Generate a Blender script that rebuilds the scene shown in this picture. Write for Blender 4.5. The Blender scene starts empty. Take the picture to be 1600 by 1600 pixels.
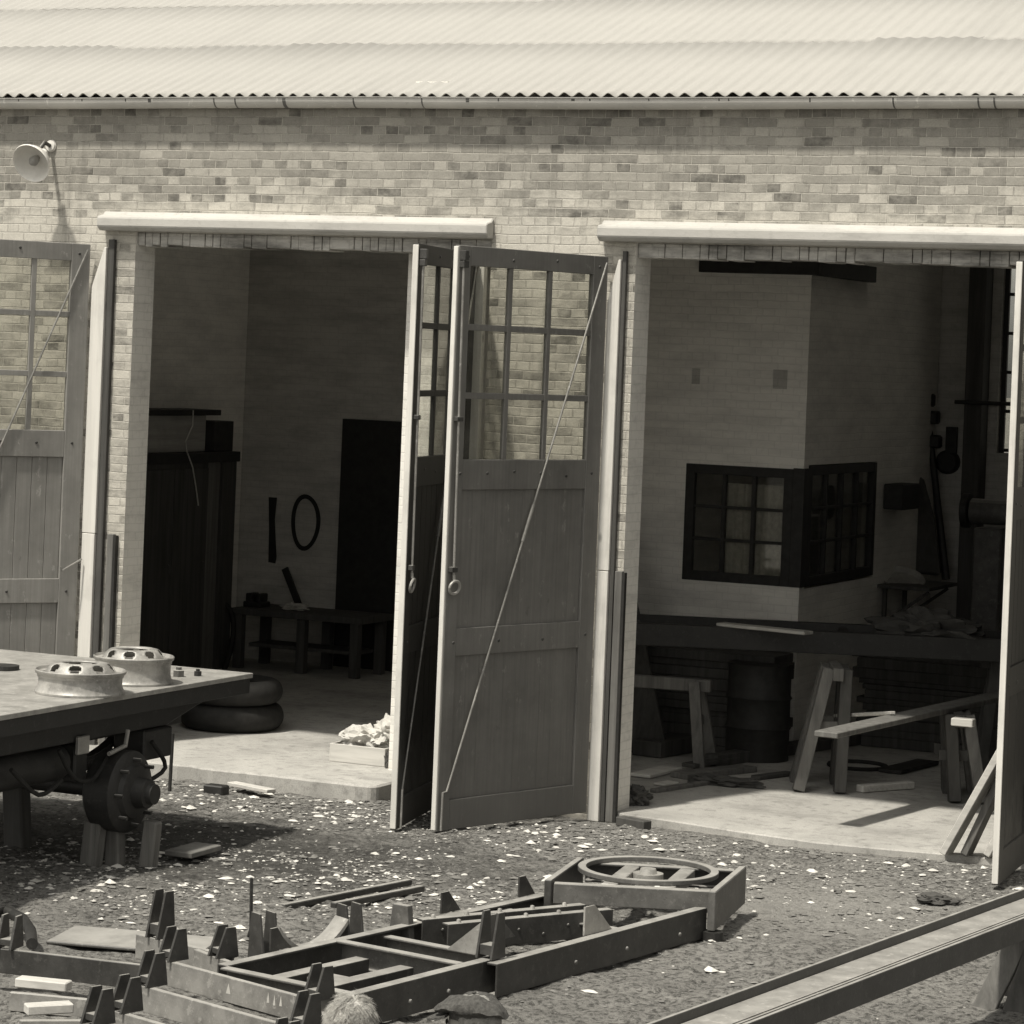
import bpy, bmesh, math, random
from mathutils import Vector, Matrix, noise
import numpy as np
R = math.radians
rnd = random.Random(7)
sc = bpy.context.scene
COL = sc.collection

# ------------------------------------------------------------------ camera
FPX, ROLL, YAW, CX, CY = 4500.0, 0.040, R(24.6), 800.0, 556.0
FW = Vector((-math.sin(YAW), math.cos(YAW), 0)); RT = Vector((math.cos(YAW), math.sin(YAW), 0)); UP = Vector((0, 0, 1))
CAM = Vector((8.68, -21.28, 3.63))
cd = bpy.data.cameras.new('camera'); cam = bpy.data.objects.new('camera', cd); COL.objects.link(cam)
ix = math.cos(ROLL) * RT + math.sin(ROLL) * UP; iy = -math.sin(ROLL) * RT + math.cos(ROLL) * UP
m = Matrix((ix, iy, -FW)).transposed().to_4x4(); m.translation = CAM
cam.matrix_world = m
cd.sensor_width = 36; cd.lens = 36 * FPX / 1600; cd.shift_y = -(800 - CY) / 1600
cd.clip_start = 0.5; cd.clip_end = 2000
sc.camera = cam

# ------------------------------------------------------------------ light
SUN_AZ, SUN_EL = R(18), R(64)          # azimuth measured from the wall normal towards the left
w = bpy.data.worlds.new('World'); sc.world = w; w.use_nodes = True
nt = w.node_tree; nt.nodes.clear()
out = nt.nodes.new('ShaderNodeOutputWorld'); bg = nt.nodes.new('ShaderNodeBackground')
sky = nt.nodes.new('ShaderNodeTexSky'); sky.sky_type = 'NISHITA'; sky.sun_disc = False
sky.sun_elevation = SUN_EL; sky.sun_rotation = math.pi + SUN_AZ
sky.dust_density = 2.5
bw = nt.nodes.new('ShaderNodeRGBToBW'); tint = nt.nodes.new('ShaderNodeMix'); tint.data_type = 'RGBA'; tint.blend_type = 'MULTIPLY'
tint.inputs['Factor'].default_value = 1; tint.inputs['B'].default_value = (1, .975, .91, 1)
nt.links.new(sky.outputs[0], bw.inputs[0]); nt.links.new(bw.outputs[0], tint.inputs['A'])
nt.links.new(tint.outputs['Result'], bg.inputs[0]); bg.inputs[1].default_value = 0.15
nt.links.new(bg.outputs[0], out.inputs[0])
sl = bpy.data.lights.new('sun', 'SUN'); sl.energy = 3.5; sl.angle = R(2.5); sl.color = (1, .95, .85)
sun = bpy.data.objects.new('sun', sl); COL.objects.link(sun)
sdir = Vector((-math.sin(SUN_AZ) * math.cos(SUN_EL), -math.cos(SUN_AZ) * math.cos(SUN_EL), math.sin(SUN_EL)))
sun.rotation_euler = sdir.to_track_quat('Z', 'Y').to_euler(); sun.location = sdir * 40
sc.view_settings.view_transform = 'Standard'; sc.view_settings.look = 'None'
sc.view_settings.exposure = 0.36; sc.view_settings.gamma = 1.0

# ------------------------------------------------------------------ helpers
def at(px, py, X=None, Y=None, Z=None):
    """world point seen at a photo pixel, on a plane of known X, Y or Z"""
    x, y = px - CX, py - CY
    u = math.cos(ROLL) * x + math.sin(ROLL) * y; v = -math.sin(ROLL) * x + math.cos(ROLL) * y
    r = RT * (u / FPX) - UP * (v / FPX) + FW
    t = (X - CAM.x) / r.x if X is not None else (Y - CAM.y) / r.y if Y is not None else (Z - CAM.z) / r.z
    return CAM + r * t

def wm(o):
    return (wm(o.parent) @ o.matrix_parent_inverse @ o.matrix_basis) if o.parent else o.matrix_basis.copy()

class MB:
    def __init__(s): s.bm = bmesh.new(); s.mi = 0
    def face(s, vs):
        try:
            f = s.bm.faces.new(vs); f.material_index = s.mi; return f
        except ValueError: return None
    def box(s, a, b):
        (x0, y0, z0), (x1, y1, z1) = a, b
        return s.hexa([(x0,y0,z0),(x1,y0,z0),(x1,y1,z0),(x0,y1,z0),(x0,y0,z1),(x1,y0,z1),(x1,y1,z1),(x0,y1,z1)])
    def hexa(s, p):
        v = [s.bm.verts.new(q) for q in p]
        for q in ((3,2,1,0),(4,5,6,7),(0,1,5,4),(1,2,6,5),(2,3,7,6),(3,0,4,7)): s.face([v[i] for i in q])
        return s
    def bar(s, p, q, w, h, up=(0,0,1), taper=1.0):
        """rectangular bar from p to q: w across, h along up"""
        p, q = Vector(p), Vector(q); d = (q - p).normalized(); u = Vector(up)
        sd = d.cross(u)
        if sd.length < 1e-4: sd = d.cross(Vector((0,1,0)))
        sd.normalize(); u = sd.cross(d).normalized()
        pts = []
        for c, k in ((p, 1), (q, taper)):
            for a, b in ((-1,-1),(1,-1),(1,1),(-1,1)): pts.append(c + sd*(a*w*k/2) + u*(b*h*k/2))
        return s.hexa(pts)
    def tube(s, pts, r, n=10, r1=None, cap=True):
        pts = [Vector(p) for p in pts]; rings = []
        for i, p in enumerate(pts):
            d = (pts[min(i+1, len(pts)-1)] - pts[max(i-1, 0)]).normalized()
            a = d.orthogonal().normalized() if i == 0 else (rings_a - d * rings_a.dot(d)).normalized()
            rings_a = a; b = d.cross(a)
            rr = r if r1 is None else r + (r1 - r) * i / max(1, len(pts)-1)
            rings.append([s.bm.verts.new(p + (a*math.cos(t) + b*math.sin(t)) * rr) for t in [2*math.pi*k/n for k in range(n)]])
        for A, B in zip(rings, rings[1:]):
            for k in range(n): s.face([A[k], A[(k+1)%n], B[(k+1)%n], B[k]])
        if cap: s.face(rings[0][::-1]); s.face(rings[-1])
        return s
    def lathe(s, prof, org=(0,0,0), axis=(0,0,1), n=32, closed=False):
        q = Vector((0,0,1)).rotation_difference(Vector(axis)); rings = []
        for (r, z) in prof:
            rings.append([s.bm.verts.new(Vector(org) + q @ Vector((max(r,1e-4)*math.cos(2*math.pi*k/n), max(r,1e-4)*math.sin(2*math.pi*k/n), z))) for k in range(n)])
        pr = list(zip(rings, rings[1:])) + ([(rings[-1], rings[0])] if closed else [])
        for A, B in pr:
            for k in range(n): s.face([A[k], A[(k+1)%n], B[(k+1)%n], B[k]])
        return s
    def prism(s, poly, d):
        """poly: 3-D polygon; d: extrusion vector"""
        d = Vector(d); a = [s.bm.verts.new(p) for p in poly]; b = [s.bm.verts.new(Vector(p) + d) for p in poly]; n = len(poly)
        s.face(a[::-1]); s.face(b)
        for i in range(n): s.face([a[i], a[(i+1)%n], b[(i+1)%n], b[i]])
        return s
    def build(s, name, mats, parent=None, bevel=0, smooth=False, world=True, sub=0):
        bmesh.ops.recalc_face_normals(s.bm, faces=s.bm.faces)
        me = bpy.data.meshes.new(name); s.bm.to_mesh(me); s.bm.free()
        for mt in (mats if isinstance(mats, (list, tuple)) else [mats]): me.materials.append(mt)
        o = bpy.data.objects.new(name, me); COL.objects.link(o)
        if parent:
            o.parent = parent
            if world: o.matrix_parent_inverse = wm(parent).inverted()
        if smooth:
            for p in me.polygons: p.use_smooth = True
            try: me.set_sharp_from_angle(angle=R(40))
            except Exception: pass
        if bevel:
            b = o.modifiers.new('bevel', 'BEVEL'); b.width = bevel; b.segments = 1; b.limit_method = 'ANGLE'; b.angle_limit = R(40)
        if sub:
            b = o.modifiers.new('sub', 'SUBSURF'); b.levels = sub; b.render_levels = sub
        return o

def tag(o, label=None, cat=None, group=None, kind=None):
    if label: o['label'] = label
    if cat: o['category'] = cat
    if group: o['group'] = group
    if kind: o['kind'] = kind
    return o
def thing(name, label, cat, loc=(0,0,0), rz=0, group=None):
    o = bpy.data.objects.new(name, None); COL.objects.link(o); o.empty_display_size = .2
    o.location = loc; o.rotation_euler = (0, 0, rz)
    return tag(o, label, cat, group)
def children(o): return [c for c in COL.objects if c.parent == o]
def copy_tree(o, parent=None):
    c = o.copy(); COL.objects.link(c)
    if parent: c.parent = parent
    for ch in children(o):
        if ch is not c: copy_tree(ch, c)
    return c

# ------------------------------------------------------------------ materials
def G(v, warm=1.0): return (v, v * (1 - .026 * warm), v * (1 - .088 * warm), 1)
class NT:
    def __init__(s, name):
        s.m = bpy.data.materials.new(name); s.m.use_nodes = True; s.t = s.m.node_tree
        s.b = s.t.nodes['Principled BSDF']; s.co = None
    def n(s, typ, ins=None, **kw):
        x = s.t.nodes.new(typ)
        for k, v in kw.items(): setattr(x, k, v)
        for k, v in (ins or {}).items():
            if isinstance(v, bpy.types.NodeSocket): s.t.links.new(v, x.inputs[k])
            else: x.inputs[k].default_value = v
        return x
    def coords(s, kind='Object'):
        return s.n('ShaderNodeTexCoord').outputs[kind]
    def pos(s): return s.n('ShaderNodeNewGeometry').outputs['Position']
    def noise(s, sc_, vec, detail=4, rough=.55, dist=0):
        return s.n('ShaderNodeTexNoise', {'Vector': vec, 'Scale': sc_, 'Detail': detail, 'Roughness': rough, 'Distortion': dist}).outputs['Fac']
    def map(s, vec, scale=(1,1,1), loc=(0,0,0), rot=(0,0,0)):
        return s.n('ShaderNodeMapping', {'Vector': vec, 'Scale': scale, 'Location': loc, 'Rotation': rot}).outputs[0]
    def ramp(s, f, stops):
        r = s.n('ShaderNodeValToRGB', {'Fac': f}); e = r.color_ramp.elements
        while len(e) < len(stops): e.new(.5)
        for k, (p, c) in zip(e, stops): k.position = p; k.color = c if isinstance(c, tuple) else (c, c, c, 1)
        return r.outputs[0]
    def mix(s, f, a, b, mode='MIX'):
        x = s.t.nodes.new('ShaderNodeMix'); x.data_type = 'RGBA'; x.blend_type = mode
        for k, v in (('Factor', f), ('A', a), ('B', b)):
            sock = [i for i in x.inputs if i.name == k and (i.type == 'RGBA' or k == 'Factor')][0]
            if isinstance(v, bpy.types.NodeSocket): s.t.links.new(v, sock)
            else: sock.default_value = v
        return [o for o in x.outputs if o.type == 'RGBA'][0]
    def math(s, op, a, b=0.0, c=0.0):
        return s.n('ShaderNodeMath', {0: a, 1: b, 2: c}, operation=op).outputs[0]
    def fin(s, col, rough=.85, bump=None, bs=.3, bd=.01, metal=0, spec=.3):
        if isinstance(col, bpy.types.NodeSocket): s.t.links.new(col, s.b.inputs['Base Color'])
        else: s.b.inputs['Base Color'].default_value = col
        if isinstance(rough, bpy.types.NodeSocket): s.t.links.new(rough, s.b.inputs['Roughness'])
        else: s.b.inputs['Roughness'].default_value = rough
        s.b.inputs['Metallic'].default_value = metal; s.b.inputs['Specular IOR Level'].default_value = spec
        if bump is not None:
            bn = s.n('ShaderNodeBump', {'Height': bump, 'Strength': bs, 'Distance': bd})
            s.t.links.new(bn.outputs[0], s.b.inputs['Normal'])
        return s.m

def brick_nodes(k, p, swap=True):
    """brick coursing on a vertical wall facing -Y (world metres)"""
    jit = k.n('ShaderNodeVectorMath', {0: k.n('ShaderNodeTexNoise', {'Vector': p, 'Scale': 2.2, 'Detail': 3}).outputs['Color'], 1: (.034, .034, .030)}, operation='MULTIPLY').outputs[0]
    p2 = k.n('ShaderNodeVectorMath', {0: p, 1: jit}, operation='ADD').outputs[0]
    xyz = k.n('ShaderNodeSeparateXYZ', {0: p2})
    sumxy = k.math('ADD', xyz.outputs[0], xyz.outputs[1])
    v = k.n('ShaderNodeCombineXYZ', {0: sumxy, 1: xyz.outputs[2], 2: 0.0}).outputs[0]
    b = k.n('ShaderNodeTexBrick', {'Vector': v, 'Color1': (0,0,0,1), 'Color2': (1,1,1,1), 'Mortar': (.5,.5,.5,1), 'Scale': 1.0,
            'Mortar Size': .0058, 'Mortar Smooth': .6, 'Bias': 0.0, 'Brick Width': .232, 'Row Height': .0735},
            offset=.5, offset_frequency=2, squash=.5, squash_frequency=2)
    return b, xyz, v

def mat_brick():
    k = NT('brickwork'); p = k.pos(); b, xyz, v = brick_nodes(k, p)
    big = k.noise(.9, p, 4, .6); mid = k.noise(11, p, 5, .7); fine = k.noise(75, p, 4, .7); blot = k.noise(3.1, k.map(p, (1,1,2.2)), 5, .7); pat = k.noise(2.0, k.map(p, (1,1,2.6), (4,2,7)), 5, .65)
    val = k.math('ADD', b.outputs['Color'], k.math('MULTIPLY', k.math('SUBTRACT', pat, .5), .9))
    base = k.ramp(val, [(.02, G(.13)), (.10, G(.23)), (.28, G(.30)), (.62, G(.36)), (1, G(.50))])
    base = k.mix(k.ramp(mid, [(.40, 0.), (.70, .75)]), base, G(.38))
    base = k.mix(k.ramp(mid, [(.28, .55), (.42, 0.)]), base, G(.17))
    mort = k.mix(k.ramp(mid, [(.30, 0.), (.58, 1.)]), G(.33), G(.56))
    c = k.mix(b.outputs['Fac'], base, mort)
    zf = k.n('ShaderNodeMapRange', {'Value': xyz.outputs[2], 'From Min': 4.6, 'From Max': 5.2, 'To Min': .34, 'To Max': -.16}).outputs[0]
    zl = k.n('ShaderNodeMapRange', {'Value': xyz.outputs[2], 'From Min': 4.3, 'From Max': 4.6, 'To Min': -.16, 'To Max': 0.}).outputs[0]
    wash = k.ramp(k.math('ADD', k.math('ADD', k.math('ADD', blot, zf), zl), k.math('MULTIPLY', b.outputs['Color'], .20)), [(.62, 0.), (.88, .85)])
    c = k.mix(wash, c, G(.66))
    c = k.mix(k.ramp(big, [(.45, .0), (.75, .35)]), c, G(.22))
    # rain streaks below the gutter and the hoods
    st = k.noise(1.0, k.map(p, (7, 7, .5)), 4, .65)
    c = k.mix(k.ramp(st, [(.56, 0.), (.74, .45)]), c, G(.16))
    c = k.mix(.8, c, k.mix(k.ramp(fine, [(.3, 0.), (.72, 1.)]), G(.68), G(1.)), 'MULTIPLY')
    h = k.math('ADD', k.math('MULTIPLY', b.outputs['Fac'], -.8), k.math('ADD', k.math('MULTIPLY', mid, .7), k.math('MULTIPLY', b.outputs['Color'], .35)))
    return k.fin(c, .92, h, .8, .014)

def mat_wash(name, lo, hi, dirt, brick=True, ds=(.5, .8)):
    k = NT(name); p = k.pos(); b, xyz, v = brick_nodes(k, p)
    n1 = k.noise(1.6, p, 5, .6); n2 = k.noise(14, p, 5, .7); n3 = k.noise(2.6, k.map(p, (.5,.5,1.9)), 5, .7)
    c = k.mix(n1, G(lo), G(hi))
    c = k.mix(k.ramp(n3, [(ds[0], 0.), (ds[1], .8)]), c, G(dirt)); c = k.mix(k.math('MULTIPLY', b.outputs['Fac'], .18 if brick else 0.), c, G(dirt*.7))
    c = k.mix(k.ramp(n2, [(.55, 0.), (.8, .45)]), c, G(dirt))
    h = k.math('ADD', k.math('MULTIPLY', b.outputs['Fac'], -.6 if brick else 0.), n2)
    return k.fin(c, .9, h, .35, .01)

def mat_wood(name, lo, hi, axis=2, knots=False, rough=.75, ring=16, bs=.25):
    k = NT(name); p = k.coords(); s_ = [ring, ring, ring]; s_[axis] = ring * .045
    g = k.noise(1.0, k.map(p, tuple(s_)), 6, .65, .6); n = k.noise(2.3, p, 5, .65); f = k.noise(90, p, 2)
    c = k.mix(k.ramp(g, [(.3, 0.), (.7, 1.)]), G(lo), G(hi))
    c = k.mix(k.ramp(n, [(.5, 0.), (.8, .5)]), c, G(lo * .55)); c = k.mix(k.ramp(k.noise(1.0, k.map(p, tuple(x*.35 for x in s_), (1,7,3)), 6, .75), [(.58, 0.), (.70, .5)]), c, G(lo * .5))
    if knots:
        vd = k.n('ShaderNodeTexVoronoi', {'Vector': k.map(p, (5, 5, 2.2)), 'Scale': 1.0}).outputs['Distance']
        c = k.mix(k.ramp(vd, [(.05, .85), (.12, 0.)]), c, G(lo * .35))
    return k.fin(c, rough, k.math('ADD', g, k.math('MULTIPLY', f, .3)), bs, .004)

def mat_paint(name, v, rough=.55, var=.25, streak=True):
    k = NT(name); p = k.coords()
    n = k.noise(1.7, p, 6, .65); g = k.noise(1.0, k.map(p, (38, 38, 1.2)), 5, .6); f = k.noise(45, p, 4, .7); q = k.noise(9, k.map(p, (1, 1, .5), (2, 5, 1)), 6, .75)
    c = k.mix(k.ramp(n, [(.3, 0.), (.75, 1.)]), G(v * (1 - var)), G(v * (1 + var)))
    if streak: c = k.mix(k.ramp(g, [(.35, 0.), (.75, .5)]), c, G(v * (1 - var) * .75))
    c = k.mix(k.ramp(f, [(.63, 0.), (.74, .35)]), c, G(v * 1.6))
    c = k.mix(k.ramp(q, [(.60, 0.), (.66, .6)]), c, G(v * 1.5 + .02))     # flaked patches
    c = k.mix(k.ramp(q, [(.28, .6), (.36, 0.)]), c, G(v * .45))            # greasy patches
    if streak:   # mud splashed up from the yard
        z = k.n('ShaderNodeSeparateXYZ', {0: p}).outputs[2]
        sp = k.math('SUBTRACT', k.math('ADD', q, .12), k.math('MULTIPLY', z, .75))
        c = k.mix(k.ramp(sp, [(.05, 0.), (.45, .6)]), c, G(.13))
    r = k.n('ShaderNodeMapRange', {'Value': n, 'To Min': rough - .1, 'To Max': rough + .2}).outputs[0]
    return k.fin(c, r, k.math('ADD', g, k.math('ADD', k.math('MULTIPLY', f, .4), q)), .22, .004)

def mat_steel(name, v, rough=.5, metal=0.35, rust=.35, top_light=0):
    k = NT(name); p = k.coords(); n = k.noise(5, p, 6, .7); f = k.noise(60, p, 4, .7); q = k.noise(16, k.map(p, (1,1,1), (3,8,2)), 6, .75)
    c = k.mix(k.ramp(n, [(.38, 0.), (.64, 1.)]), G(v * .8), G(v * (1 + 1.4 * rust)))
    c = k.mix(k.ramp(f, [(.58, 0.), (.75, .5)]), c, G(min(.5, v * 2.6)))
    c = k.mix(k.ramp(q, [(.57, 0.), (.63, .55)]), c, G(min(.55, v * 1.9 + .01)))
    c = k.mix(k.ramp(q, [(.30, .7), (.40, 0.)]), c, G(v * .4))
    if top_light:   # upward faces lightened to stand in for sunlight on them
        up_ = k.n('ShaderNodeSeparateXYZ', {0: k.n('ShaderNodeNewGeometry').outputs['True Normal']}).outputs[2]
        c = k.mix(k.math('MULTIPLY', k.ramp(up_, [(.75, 0.), (.92, 1.)]), k.ramp(n, [(.25, .55), (.6, 1.)])), c, G(top_light))
    r = k.n('ShaderNodeMapRange', {'Value': n, 'To Min': rough - .12, 'To Max': rough + .25}).outputs[0]
    return k.fin(c, r, k.math('ADD', f, q), .3, .003, metal, .5)

def mat_ground():
    k = NT('trodden_earth'); p = k.pos()
    a = k.noise(.55, p, 5, .6); b = k.noise(3.2, p, 6, .7); c_ = k.noise(22, p, 5, .75); d = k.noise(120, p, 3, .7)
    c = k.mix(k.ramp(b, [(.3, 0.), (.7, 1.)]), G(.12), G(.28))
    c = k.mix(k.ramp(a, [(.42, 0.), (.62, .7)]), c, G(.27))
    c = k.mix(k.ramp(c_, [(.40, .85), (.54, 0.)]), c, G(.04))
    c = k.mix(k.ramp(k.noise(38, k.map(p, (1, .55, 1), (3,1,0), (0,0,.6)), 4, .7, 1.2), [(.56, 0.), (.70, .7)]), c, G(.30))
    c = k.mix(k.ramp(d, [(.55, 0.), (.75, .7)]), c, G(.30))
    # pale cement dust trodden out of the right-hand bay, dark oil-soaked earth by the trailer
    xyz = k.n('ShaderNodeSeparateXYZ', {0: p})
    d1 = k.n('ShaderNodeVectorMath', {0: p, 1: (2.6, -2.6, 0)}, operation='DISTANCE').outputs['Value']
    d1 = k.math('ADD', d1, k.math('MULTIPLY', b, 3.0))
    c = k.mix(k.ramp(d1, [(.0, .0), (.10, .0)]), c, c)
    pale = k.ramp(k.math('DIVIDE', d1, 4.0), [(.45, .55), (.72, 0.)])
    c = k.mix(pale, c, G(.32))
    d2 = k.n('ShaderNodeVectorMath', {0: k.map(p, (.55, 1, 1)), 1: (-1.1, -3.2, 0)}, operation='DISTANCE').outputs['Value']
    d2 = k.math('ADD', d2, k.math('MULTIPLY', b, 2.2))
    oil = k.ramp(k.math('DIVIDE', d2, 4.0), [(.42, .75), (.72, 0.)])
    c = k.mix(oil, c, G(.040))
    h = k.math('ADD', k.math('MULTIPLY', c_, 1.0), k.math('MULTIPLY', d, .5))
    return k.fin(c, .95, h, .9, .03, spec=.15)

def mat_concrete(name, lo, hi):
    k = NT(name); p = k.pos(); a = k.noise(1.1, p, 6, .65); b = k.noise(9, p, 5, .7); d = k.noise(110, p, 3)
    c = k.mix(k.ramp(a, [(.3, 0.), (.7, 1.)]), G(lo), G(hi))
    c = k.mix(k.ramp(b, [(.52, 0.), (.72, .7)]), c, G(lo * .45)); c = k.mix(k.ramp(k.noise(.8, k.map(p, (1,1.6,1), (5,2,0)), 6, .7), [(.5, 0.), (.68, .6)]), c, G(lo*.5))
    c = k.mix(k.ramp(d, [(.35, .35), (.55, 0.)]), c, G(lo * .5))
    return k.fin(c, .9, k.math('ADD', b, k.math('MULTIPLY', d, .4)), .3, .008)

def mat_roof():
    k = NT('asbestos_sheet'); p = k.pos(); a = k.noise(.5, p, 5, .6); b = k.noise(6, k.map(p, (3, .5, .5)), 5, .7); d = k.noise(60, p, 4, .7)
    c = k.mix(a, G(.33), G(.39)); c = k.mix(k.ramp(b, [(.5, 0.), (.8, .35)]), c, G(.27)); c = k.mix(k.ramp(k.noise(1.0, k.map(p, (2.2, .25, .25)), 5, .7), [(.52, 0.), (.75, .3)]), c, G(.24)); c = k.mix(k.ramp(d, [(.66, 0.), (.8, .6)]), c, G(.25))
    return k.fin(c, .9, d, .2, .004)

def mat_glass():
    k = NT('window_glass'); t = k.t; t.nodes.remove(k.b)
    p = k.coords(); n = k.noise(1.3, p, 3)
    lw = k.n('ShaderNodeLayerWeight', {'Blend': .5}); fr = k.n('ShaderNodeMath', {0: k.math('POWER', lw.outputs['Facing'], 4.0), 1: .9, 2: .03}, operation='MULTIPLY_ADD')
    gl = k.n('ShaderNodeBsdfGlossy', {'Color': (.9,.9,.88,1), 'Roughness': .03})
    k.t.links.new(k.n('ShaderNodeBump', {'Height': n, 'Strength': .06, 'Distance': .02}).outputs[0], gl.inputs['Normal'])
    tr = k.n('ShaderNodeBsdfTransparent', {'Color': (.86,.86,.83,1)})
    dirt = k.n('ShaderNodeBsdfDiffuse', {'Color': G(.4)})
    mx = k.n('ShaderNodeMixShader', {0: fr.outputs[0], 1: tr.outputs[0], 2: gl.outputs[0]})
    m2 = k.n('ShaderNodeMixShader', {0: k.ramp(k.noise(5, p, 5, .7), [(.4, .02), (.8, .14)]), 1: mx.outputs[0], 2: dirt.outputs[0]})
    t.links.new(m2.outputs[0], t.nodes['Material Output'].inputs[0])
    return k.m

def mat_plain(name, v, rough=.8, var=.25, scale=12, metal=0, bs=.2):
    k = NT(name); p = k.coords(); n = k.noise(scale, p, 5, .65)
    c = k.mix(k.ramp(n, [(.3, 0.), (.7, 1.)]), G(v * (1 - var)), G(v * (1 + var)))
    return k.fin(c, rough, n, bs, .004, metal)

def mat_added_rooflight():
    k = NT('translucent_sheet'); k.t.nodes.remove(k.b)
    tr = k.n('ShaderNodeBsdfTranslucent', {'Color': G(.30)}); df = k.n('ShaderNodeBsdfDiffuse', {'Color': G(.4)})
    k.t.links.new(k.n('ShaderNodeMixShader', {0: .4, 1: tr.outputs[0], 2: df.outputs[0]}).outputs[0], k.t.nodes['Material Output'].inputs[0])
    return k.m
M = dict(
    added_rooflight=mat_added_rooflight(),
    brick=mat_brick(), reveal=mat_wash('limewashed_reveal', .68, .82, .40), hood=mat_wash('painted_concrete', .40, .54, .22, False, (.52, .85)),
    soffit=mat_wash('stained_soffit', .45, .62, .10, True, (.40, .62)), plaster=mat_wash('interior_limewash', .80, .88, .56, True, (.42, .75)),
    plaster_mid=mat_wash('mid_limewash', .48, .66, .30, True, (.42, .75)), plaster2=mat_wash('grimy_limewash', .46, .58, .24, True, (.45, .8)), roof=mat_roof(), ground=mat_ground(), floor=mat_concrete('concrete_floor', .33, .48),
    door=mat_paint('dark_door_paint', .17), door_sunlit=mat_paint('sunlit_door_paint', .27), door_black=mat_paint('black_door_paint', .035), white_wood=mat_wood('pale_painted_timber', .60, .76, 2, True), glass=mat_glass(),
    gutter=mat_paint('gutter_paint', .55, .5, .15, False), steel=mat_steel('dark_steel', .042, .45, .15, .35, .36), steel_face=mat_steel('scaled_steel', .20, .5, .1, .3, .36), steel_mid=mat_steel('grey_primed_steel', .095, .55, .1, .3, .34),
    steel_pale=mat_steel('worn_bright_steel', .34, .45, .3, .12), rod=mat_steel('rod_steel', .26, .45, .5, .15), iron=mat_steel('oily_iron', .022, .5, .1, .3),
    wood=mat_wood('weathered_timber', .09, .19, 2), wood_guard2=mat_wood('grey_board', .26, .40, 1), wood_guard=mat_wood('guard_timber', .10, .20, 2), wood_x=mat_wood('weathered_plank', .17, .32, 0), wood_dark=mat_wood('dark_timber', .05, .095, 2),
    wood_pale=mat_wood('fresh_plank', .42, .62, 0), enamel=mat_plain('white_enamel', .72, .3, .08), enamel_in=mat_plain('dulled_enamel', .30, .5, .15),
    cloth=mat_plain('pale_rag', .50, .9, .15, 8), rubber=mat_plain('rubber', .022, .75, .3), wheel=mat_steel('wheel_paint', .24, .4, .2, .45),
    black=mat_plain('black_paint', .030, .6, .3), stone=mat_plain('stone_chip', .17, .9, .4, 3), chip=mat_plain('pale_chip', .58, .9, .25, 3),
    skin=mat_plain('skin', .30, .6, .08), hair=mat_plain('fair_hair', .42, .6, .45, 60, 0, .8), hair_grey=mat_plain('greying_hair', .20, .6, .4, 60, 0, .8), hair_d=mat_plain('dark_hair', .05, .6, .4, 60, 0, .8),
    tweed=mat_plain('tweed', .07, .95, .45, 70, 0, .8), jacket=mat_plain('jacket_cloth', .07, .9, .2), curtain=mat_plain('net_curtain', .40, .9, .2, 20),
    sign=mat_plain('number_paint', .022, .7, .3, 9),
)

# ------------------------------------------------------------------ ground
def axis_coords(lo, hi, step, far):
    a = list(np.arange(lo, hi + 1e-6, step)); s_ = step; x = hi
    while x < far: s_ *= 1.35; x += s_; a.append(x)
    s_ = step; x = lo; pre = []
    while x > -far: s_ *= 1.35; x -= s_; pre.append(x)
    return np.array(pre[::-1] + a)
gx = axis_coords(-6.5, 6.0, .035, 400); gy = axis_coords(-9.6, .4, .035, 400)
def ground_z(x, y):
    if y > 1.5 or x < -9 or x > 9 or y < -16: return -.05 if y > 0 else 0.0
    k = 1.0 if y < -.5 else max(0., 1 - (y + .5) / .6)
    v = Vector((x, y, 0))
    h = .030 * noise.noise(v * .9) + .022 * noise.noise(v * 3.1) + .018 * noise.noise(v * 8) + .016 * abs(noise.noise(v * 19))
    return h * k - .012 - (.05 * (1 - k))
nx, ny = len(gx), len(gy)
vs = [(float(x), float(y), ground_z(float(x), float(y))) for y in gy for x in gx]
fs = [(j*nx+i, j*nx+i+1, (j+1)*nx+i+1, (j+1)*nx+i) for j in range(ny-1) for i in range(nx-1)]
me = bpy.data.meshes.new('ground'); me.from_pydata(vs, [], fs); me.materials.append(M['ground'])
for p_ in me.polygons: p_.use_smooth = True
ground = bpy.data.objects.new('ground', me); COL.objects.link(ground); tag(ground, kind='structure')

# concrete floors of the two bays
b = MB()
b.prism([(-10,-.58,-.06)] + [(x, -.565 + .09*noise.noise(Vector((x*2.3, 1, 0))) + .035*noise.noise(Vector((x*9, 4, 0))), -.06) for x in [-6 + .06*i for i in range(69)]] + [(-1.87,-.50,-.06),(-1.87,.30,-.06),(-1.9,.31,-.06),(-1.9,8.9,-.06),(-10,8.9,-.06)], (0,0,.175))
left_floor = b.build('concrete_floor', M['floor'], bevel=.02); tag(left_floor, kind='structure')
b = MB()
b.prism([(-1.895,.02,-.06),(.02,.0,-.06),(.5,-.08,-.06),(1.1,-.22,-.06),(1.78,-.33,-.06),(2.3,-.28,-.06),(2.8,-.20,-.06),(3.6,-.12,-.06),(8,0,-.06),(8,8.9,-.06),(-1.895,8.9,-.06)], (0,0,.085))
right_floor = b.build('concrete_floor', M['floor'], bevel=.01); tag(right_floor, kind='structure')

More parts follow.
